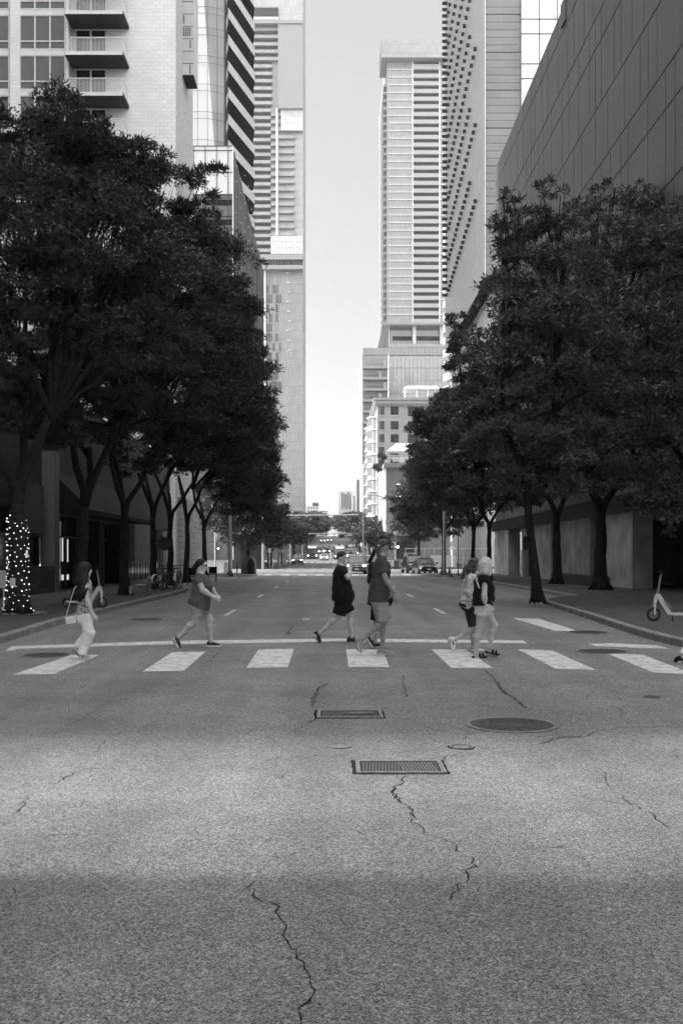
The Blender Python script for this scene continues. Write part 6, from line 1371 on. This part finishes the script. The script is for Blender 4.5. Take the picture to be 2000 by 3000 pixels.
# --- 2 woman in sunglasses
def s2(cx, cy): return (480+cx/7.585, 1610+cy/7.585)
A = person('woman in sunglasses, grey tee and light shorts striding right, second walker from the left', 18.5,
    dict(head=s2(845, 365), neck=s2(825, 520), hip=s2(810, 1190), Nsh=s2(800, 660), Nel=s2(895, 890), Nwr=s2(1130, 1040), Nha=s2(1270, 1135), Fsh=s2(870, 660), Fel=s2(1020, 870), Fwr=s2(1120, 1000), Fha=s2(1190, 1120),
         Nkn=s2(710, 1600), Nan=s2(355, 1930), Nhe=s2(225, 1960), Nto=s2(350, 2195), Fkn=s2(1010, 1580), Fan=s2(1030, 2030), Fhe=s2(930, 2165), Fto=s2(1270, 2165)),
    dict(hs=.17, hh=.1, chest=.125, waist=.135, hipr=.15, arm=1.15, leg=1.12, belly=(.05, .1, .13), bust=(.12, .24, .085), butt=(.08, 0, .13), wro=.03))
shirt(A, cloth('grey_tee', .09), 1610+1290/7.585, sleeve=.42, loose=.018, wr=.007, hemn=(-.35, 0, -1))
legwear(A, cloth('light_shorts', .33), 1610+1230/7.585, .68, .66, r0=.12, r1=.095, wr=.009)
hp = [(A['hl'](-.03, 0, .045), A['hl'](-.01, 0, .055), .088, .085), (A['hl'](-.07, 0, -.0), A['hl'](-.11, 0, -.02), .06, .05), (A['hl'](-.12, 0, -.01), A['hl'](-.14, 0, -.03), .045, .04)]
smesh('hair', hp, M_hblack, A['t'], .03, .002, 5, [(A['hl'](.055, 0, 0), (A['f'], 0, -.55))])
g = MB()
for s in (-1, 1): g.loft([[A['hl'](.09, s*.008, .03), A['hl'](.085, s*.062, .03), A['hl'](.085, s*.06, -.006), A['hl'](.09, s*.012, -.008)], [A['hl'](.1, s*.008, .03), A['hl'](.095, s*.062, .03), A['hl'](.095, s*.06, -.006), A['hl'](.1, s*.012, -.008)]]); g.tube([A['hl'](.088, s*.066, .022), A['hl'](.0, s*.085, .012)], .006, 5)
g.build('sunglasses', M_black, A['t'])
b = MB(); q = A['N'][2]; b.tube([vadd(q, -.012, 0, .014), vadd(q, .008, 0, -.01)], .034, 10); b.build('wristwatch', M_white, A['t'])
strapline(A, [s2(745, 515), s2(860, 570), s2(960, 680)], [-.1, -.12, -.05], M_lgrey)
for n in 'NF': shoe(A, n, mat('dark_trainer', .03, rough=.8), M_white)
# --- 3 man in black drinking
def s3(cx, cy): return (900+cx/5.6, 1560+cy/5.6)
A = person('heavy man in black tee and black shorts holding his hand to his mouth', 19.5,
    dict(head=s3(568, 418), neck=s3(545, 535), hip=s3(580, 1130), Nsh=s3(570, 640), Nel=s3(668, 735), Nwr=s3(706, 560), Nha=s3(692, 455), Fsh=s3(600, 640), Fel=s3(640, 860), Fwr=s3(690, 960), Fha=s3(700, 1040),
         Nkn=s3(505, 1385), Nan=s3(205, 1640), Nhe=s3(95, 1640), Nto=s3(200, 1810), Fkn=s3(705, 1370), Fan=s3(722, 1700), Fhe=s3(645, 1800), Fto=s3(890, 1800)),
    dict(hs=.2, hh=.1, chest=.15, waist=.165, hipr=.155, arm=1.15, leg=1.02, belly=(.06, .12, .16), elo=.02, wro=-.08, curl=.9), yaw=-.5)
shirt(A, cloth('black_tee', .008), 1560+1115/5.6, sleeve=.62, loose=.02, wr=.007, flare=.01, sl_r=.07)
legwear(A, cloth('black_shorts', .009), 1560+1060/5.6, .84, .78, r0=.125, r1=.105, wide=.012)
smesh('hair', [(A['hl'](-.02, 0, .045), A['hl'](.01, 0, .052), .086, .08), (A['hl'](-.05, 0, 0), A['hl'](-.05, 0, -.02), .058, .05)], M_hshort, A['t'], .02, .001, 5, [(A['hl'](.05, 0, .02), (math.cos(-.5), math.sin(-.5), -.7))])
for n in 'NF': shoe(A, n, mat('black_trainer', .012, rough=.8), M_dark)
b = MB(); q = A['N'][2]; c = A['P'](s3(672, 468), -.1); b.tube([vadd(c, -.0, 0, -.03), vadd(c, -.0, 0, .035)], [.014, .016], 8); b.build('bottle', M_lgrey, A['t'])
# --- 4 man with ponytail
def s4(cx, cy): return (900+cx/5.6, 1560+cy/5.6)
A = person('tall man with a ponytail in a grey tee and light cargo shorts', 17.0,
    dict(head=s4(1242, 232), neck=s4(1225, 375), hip=s4(1180, 1110), Nsh=s4(1200, 510), Nel=s4(1265, 745), Nwr=s4(1410, 985), Nha=s4(1445, 1150), Fsh=s4(1240, 510), Fel=s4(1300, 760), Fwr=s4(1340, 940), Fha=s4(1350, 1060),
         Nkn=s4(1265, 1450), Nan=s4(905, 1740), Nhe=s4(795, 1690), Nto=s4(850, 1995), Fkn=s4(1250, 1480), Fan=s4(1232, 1900), Fhe=s4(1140, 2008), Fto=s4(1450, 2008)),
    dict(hs=.2, hh=.095, chest=.14, waist=.135, hipr=.13, arm=1.02, leg=.98, wro=.04), yaw=.5, skin=M_skin2)
shirt(A, cloth('charcoal_tee', .06), 1560+1130/5.6, sleeve=.66, loose=.022, wr=.007, flare=.01, sl_r=.068)
legwear(A, cloth('cargo_shorts', .3), 1560+1080/5.6, .93, .9, r0=.12, r1=.1, wide=.015, wr=.007)
c = lerp(A['NL'][0], A['NL'][1], .62); b = MB(); b.bbox(c[0]-.085, c[0]+.075, c[1]-.155, c[1]-.11, c[2]-.13, c[2]+.11, .02); b.bbox(c[0]-.095, c[0]+.085, c[1]-.165, c[1]-.15, c[2]+.05, c[2]+.12, .008); b.build('cargo_pocket', MATS['cargo_shorts'], A['t'])
smesh('hair', [(A['hl'](-.015, 0, .05), A['hl'](.02, 0, .055), .088, .084), (A['hl'](-.05, 0, .0), A['hl'](-.04, 0, -.03), .062, .05), (A['hl'](-.095, 0, .02), A['hl'](-.11, -.0, -.05), .035, .045), (A['hl'](-.11, 0, -.05), A['hl'](-.115, -.02, -.15), .045, .022)], hair_m('greying_hair', .025, .12), A['t'], .02, .002, 5, [(A['hl'](.075, 0, .01), (1, .3, -.35))])
b = MB(); b.tube([A['hl'](-.085, -.01, .03), A['hl'](-.1, -.01, .0)], .036, 10); b.build('hair_tie', M_lgrey, A['t'])
q = A['N'][2]; b = MB(); b.tube([vadd(q, -.01, 0, .02), vadd(q, .003, 0, -.004)], .031, 10); b.build('wristwatch', M_black, A['t'])
for n in 'NF': shoe(A, n, mat('grey_trainer', .3, rough=.8), mat('pale_sole', .5, rough=.7))
# --- 5 person in black behind the ponytail man
A = person('person in black with two rods on the back, mostly hidden behind the ponytail man', 18.3,
    dict(head=(1128, 1612), neck=(1112, 1640), hip=(1108, 1765), Nsh=(1104, 1655), Nel=(1088, 1712), Nwr=(1090, 1765), Nha=(1096, 1785), Fsh=(1116, 1655), Fel=(1130, 1710), Fwr=(1140, 1755), Fha=(1144, 1775),
         Nkn=(1112, 1820), Nan=(1088, 1868), Nhe=(1070, 1868), Nto=(1092, 1899), Fkn=(1104, 1822), Fan=(1099, 1882), Fhe=(1086, 1898), Fto=(1124, 1898)),
    dict(hs=.18, hh=.09, chest=.14, waist=.145, hipr=.14, arm=1.0, leg=.95, belly=(.12, .05, .13)))
shirt(A, cloth('black_long_tee', .01), 1772, sleeve=.9, loose=.03, flare=.01)
legwear(A, MATS['black_shorts'], 1752, .95, .93, r0=.11, r1=.095, wide=.01)
smesh('cap', [(A['hl'](-.01, 0, .05), A['hl'](.01, 0, .055), .09, .086), (A['hl'](.08, 0, .03), A['hl'](.16, 0, .02), .05, .045, (1, 1, .25))], M_black, A['t'], .02, 0, 0, [(A['hl'](0, 0, .015), (0, 0, -1))])
smesh('backpack', [(A['P']((1092, 1660), 0), A['P']((1090, 1700), 0), .085, .1, (1, 1.3, 1))], mat('black_fabric', .012, rough=.9), A['t'], .02)
b = MB(); P5 = A['P']; b.tube([P5((1080, 1650), -.02), P5((1100, 1608), -.02), P5((1119, 1568), -.02)], [.035, .03, .012], 8); b.tube([P5((1105, 1625), .08), P5((1122, 1590), .08), P5((1128, 1573), .08)], [.03, .022, .01], 8); b.build('rods', M_black, A['t'])
for n in 'NF': shoe(A, n, mat('black_white_trainer', .015, rough=.7), M_white)
# --- 6 brunette in white tank
def s5(cx, cy): return (1280+cx/6.718, 1600+cy/6.718)
A = person('brunette woman in a white tank top and dark knee shorts with a floral bag', 17.7,
    dict(head=s5(745, 375), neck=s5(690, 540), hip=s5(640, 1120), Nsh=s5(620, 650), Nel=s5(580, 900), Nwr=s5(640, 1060), Nha=s5(700, 1160), Fsh=s5(700, 650), Fel=s5(730, 900), Fwr=s5(790, 1040), Fha=s5(820, 1130),
         Nkn=s5(715, 1610), Nan=s5(345, 1830), Nhe=s5(215, 1790), Nto=s5(290, 2050), Fkn=s5(740, 1620), Fan=s5(715, 2020), Fhe=s5(670, 2110), Fto=s5(950, 2110)),
    dict(hs=.16, hh=.09, chest=.1, waist=.1, hipr=.115, arm=.95, leg=.98, bust=(.09, .24, .065), butt=(.06, -.02, .1)), yaw=.3)
shirt(A, cloth('white_tank', .5), 1600+1110/6.718, sleeve=0, wr=.007, g=.012)
legwear(A, cloth('dark_denim', .035), 1600+1080/6.718, .92, .9, r0=.098, r1=.08)
b = MB(); kn = lerp(A['NL'][0], A['NL'][1], .91); kn2 = lerp(A['NL'][0], A['NL'][1], .935); b.tube([kn, kn2], .104, 18); b.build('hem', M_lgrey, A['t'])
h_ = A['hc']
smesh('hair', [(A['hl'](-.02, 0, .045), A['hl'](.005, 0, .05), .092, .09), (A['hl'](-.06, 0, .0), A['P'](s5(590, 480), 0), .085, .075), (A['P'](s5(600, 450), -.02), A['P'](s5(530, 560), -.03), .075, .05), (A['P'](s5(530, 560), -.03), A['P'](s5(470, 640), -.03), .045, .018), (A['hl'](-.01, -.07, 0), A['P'](s5(690, 540), -.1), .04, .03)], M_hbrown, A['t'], .03, .005, 5, [(A['hl'](.06, 0, .0), (.9, .3, -.25))])
bag(A, [s5(400, 1040), s5(640, 1010), s5(690, 1120), s5(570, 1230), s5(385, 1150)], -.24, pattern_m('floral_bag', .05, .65, 26), th=.045)
bag(A, [s5(395, 1090), s5(510, 1140), s5(525, 1195), s5(385, 1150)], -.29, M_black, name='bag_pocket', th=.012)
strapline(A, [s5(450, 1040), s5(455, 800), s5(560, 560)], [-.24, -.22, -.1], M_lgrey)
for n in 'NF': shoe(A, n, mat('white_trainer', .75, rough=.6), M_white, st=.03)
# swoosh-like dark curve on the lifted shoe
hp_, kn_, an_, he_, to_ = A['NL']; b = MB(); b.tube([A['P'](s5(285, 1850), -.145), A['P'](s5(300, 1905), -.15), A['P'](s5(325, 1925), -.148)], [.004, .014, .004], 6); b.build('shoe_mark', M_black, A['t'])
# --- 7 blonde woman
A = person('blonde woman in a black sleeveless top, pale shorts and black sandals', 16.6,
    dict(head=s5(945, 385), neck=s5(905, 555), hip=s5(900, 1170), Nsh=s5(905, 670), Nel=s5(885, 950), Nwr=s5(905, 1220), Nha=s5(885, 1400), Fsh=s5(960, 660), Fel=s5(1010, 900), Fwr=s5(1060, 1080), Fha=s5(1080, 1180),
         Nkn=s5(800, 1650), Nan=s5(755, 2080), Nhe=s5(670, 2185), Nto=s5(965, 2190), Fkn=s5(1150, 1570), Fan=s5(1040, 1990), Fhe=s5(950, 2100), Fto=s5(1245, 2170)),
    dict(hs=.17, hh=.1, chest=.125, waist=.13, hipr=.125, arm=.98, leg=1.0, bust=(.1, .24, .07), belly=(.05, .1, .11)), yaw=.9)
shirt(A, cloth('black_top', .009), 1600+1165/6.718, sleeve=.2, loose=.02, wr=.007, sl_r=.066)
legwear(A, cloth('pale_shorts', .5), 1600+1130/6.718, .42, .4, r0=.118, r1=.1, wide=.012, wr=.009)
smesh('hair', [(A['hl'](-.01, 0, .045), A['hl'](.01, 0, .05), .102, .1), (A['hl'](-.05, -.0, .0), A['hl'](-.075, -.02, -.1), .095, .085), (A['hl'](-.02, -.07, 0), A['hl'](-.03, -.085, -.13), .06, .045), (A['hl'](0, .07, 0), A['hl'](0, .08, -.12), .055, .04), (A['hl'](-.08, -.0, -.1), A['P'](s5(800, 560), -.05), .06, .02)], M_hblond, A['t'], .04, .004, 5, [(A['hl'](.075, 0, .0), (math.cos(.9), math.sin(.9), -.2))])
strapline(A, [s5(735, 600), s5(760, 740), s5(830, 880)], [-.17, -.19, -.16], pattern_m('scarf', .2, .7, 30), .018)
strapline(A, [s5(960, 970), s5(1020, 1060), s5(1090, 1150)], [-.2, -.18, -.12], M_ironl, .016)
for n in 'NF': shoe(A, n, M_black, M_black, st=.024, sandal=True)
# --- 8 person leaving at the right edge
A = person('person in white trousers and black shoe stepping out at the right edge', 15.8,
    dict(head=(2072, 1640), neck=(2064, 1668), hip=(2045, 1790), Nsh=(2060, 1690), Nel=(2070, 1735), Nwr=(2090, 1775), Nha=(2096, 1800), Fsh=(2064, 1690), Fel=(2050, 1735), Fwr=(2040, 1780), Fha=(2046, 1800),
         Nkn=(2034, 1862), Nan=(1995, 1922), Nhe=(1968, 1938), Nto=(2018, 1942), Fkn=(2075, 1862), Fan=(2090, 1925), Fhe=(2076, 1942), Fto=(2125, 1942)),
    dict(hs=.17, hh=.09, chest=.11, waist=.11, hipr=.115))
shirt(A, MATS['grey_tee'], 1790, sleeve=.5); legwear(A, M_wtr, 1775, 1.95, 1.95, name='trousers', r0=.1, r1=.085, wide=.01, flare=.01)
smesh('hair', [(A['hl'](-.02, 0, .045), A['hl'](.01, 0, .052), .086, .08)], M_hshort, A['t'], .02, 0, 0, [(A['hl'](.05, 0, .02), (1, 0, -.7))])
for n in 'NF': shoe(A, n, M_black, M_black)
# --- 9 tiny pedestrian on the far crossing
A = person('tiny pale dressed pedestrian on the far crossing between the buses', 205,
    dict(head=(969, 1618.0), neck=(969, 1619.8), hip=(969, 1628.4), Nsh=(968.8, 1621), Nel=(968, 1624.5), Nwr=(967.5, 1628), Nha=(967.5, 1630), Fsh=(969.2, 1621), Fel=(970, 1624.5), Fwr=(971, 1628), Fha=(971, 1630),
         Nkn=(967.5, 1634.5), Nan=(966, 1640), Nhe=(965, 1641.2), Nto=(969, 1641.2), Fkn=(970.5, 1634.5), Fan=(972, 1640), Fhe=(971.2, 1641.2), Fto=(975, 1641.2)), dict(), group=None)
A['t'].location.z = zg(205)
for c_ in A['t'].children: c_.data.transform(Matrix.Translation((0, 0, -zg(205))))
shirt(A, M_white, 1629.5, sleeve=.9); legwear(A, M_wtr, 1628.0, 1.9, 1.9, name='trousers')
for c_ in A['t'].children: 
    pass
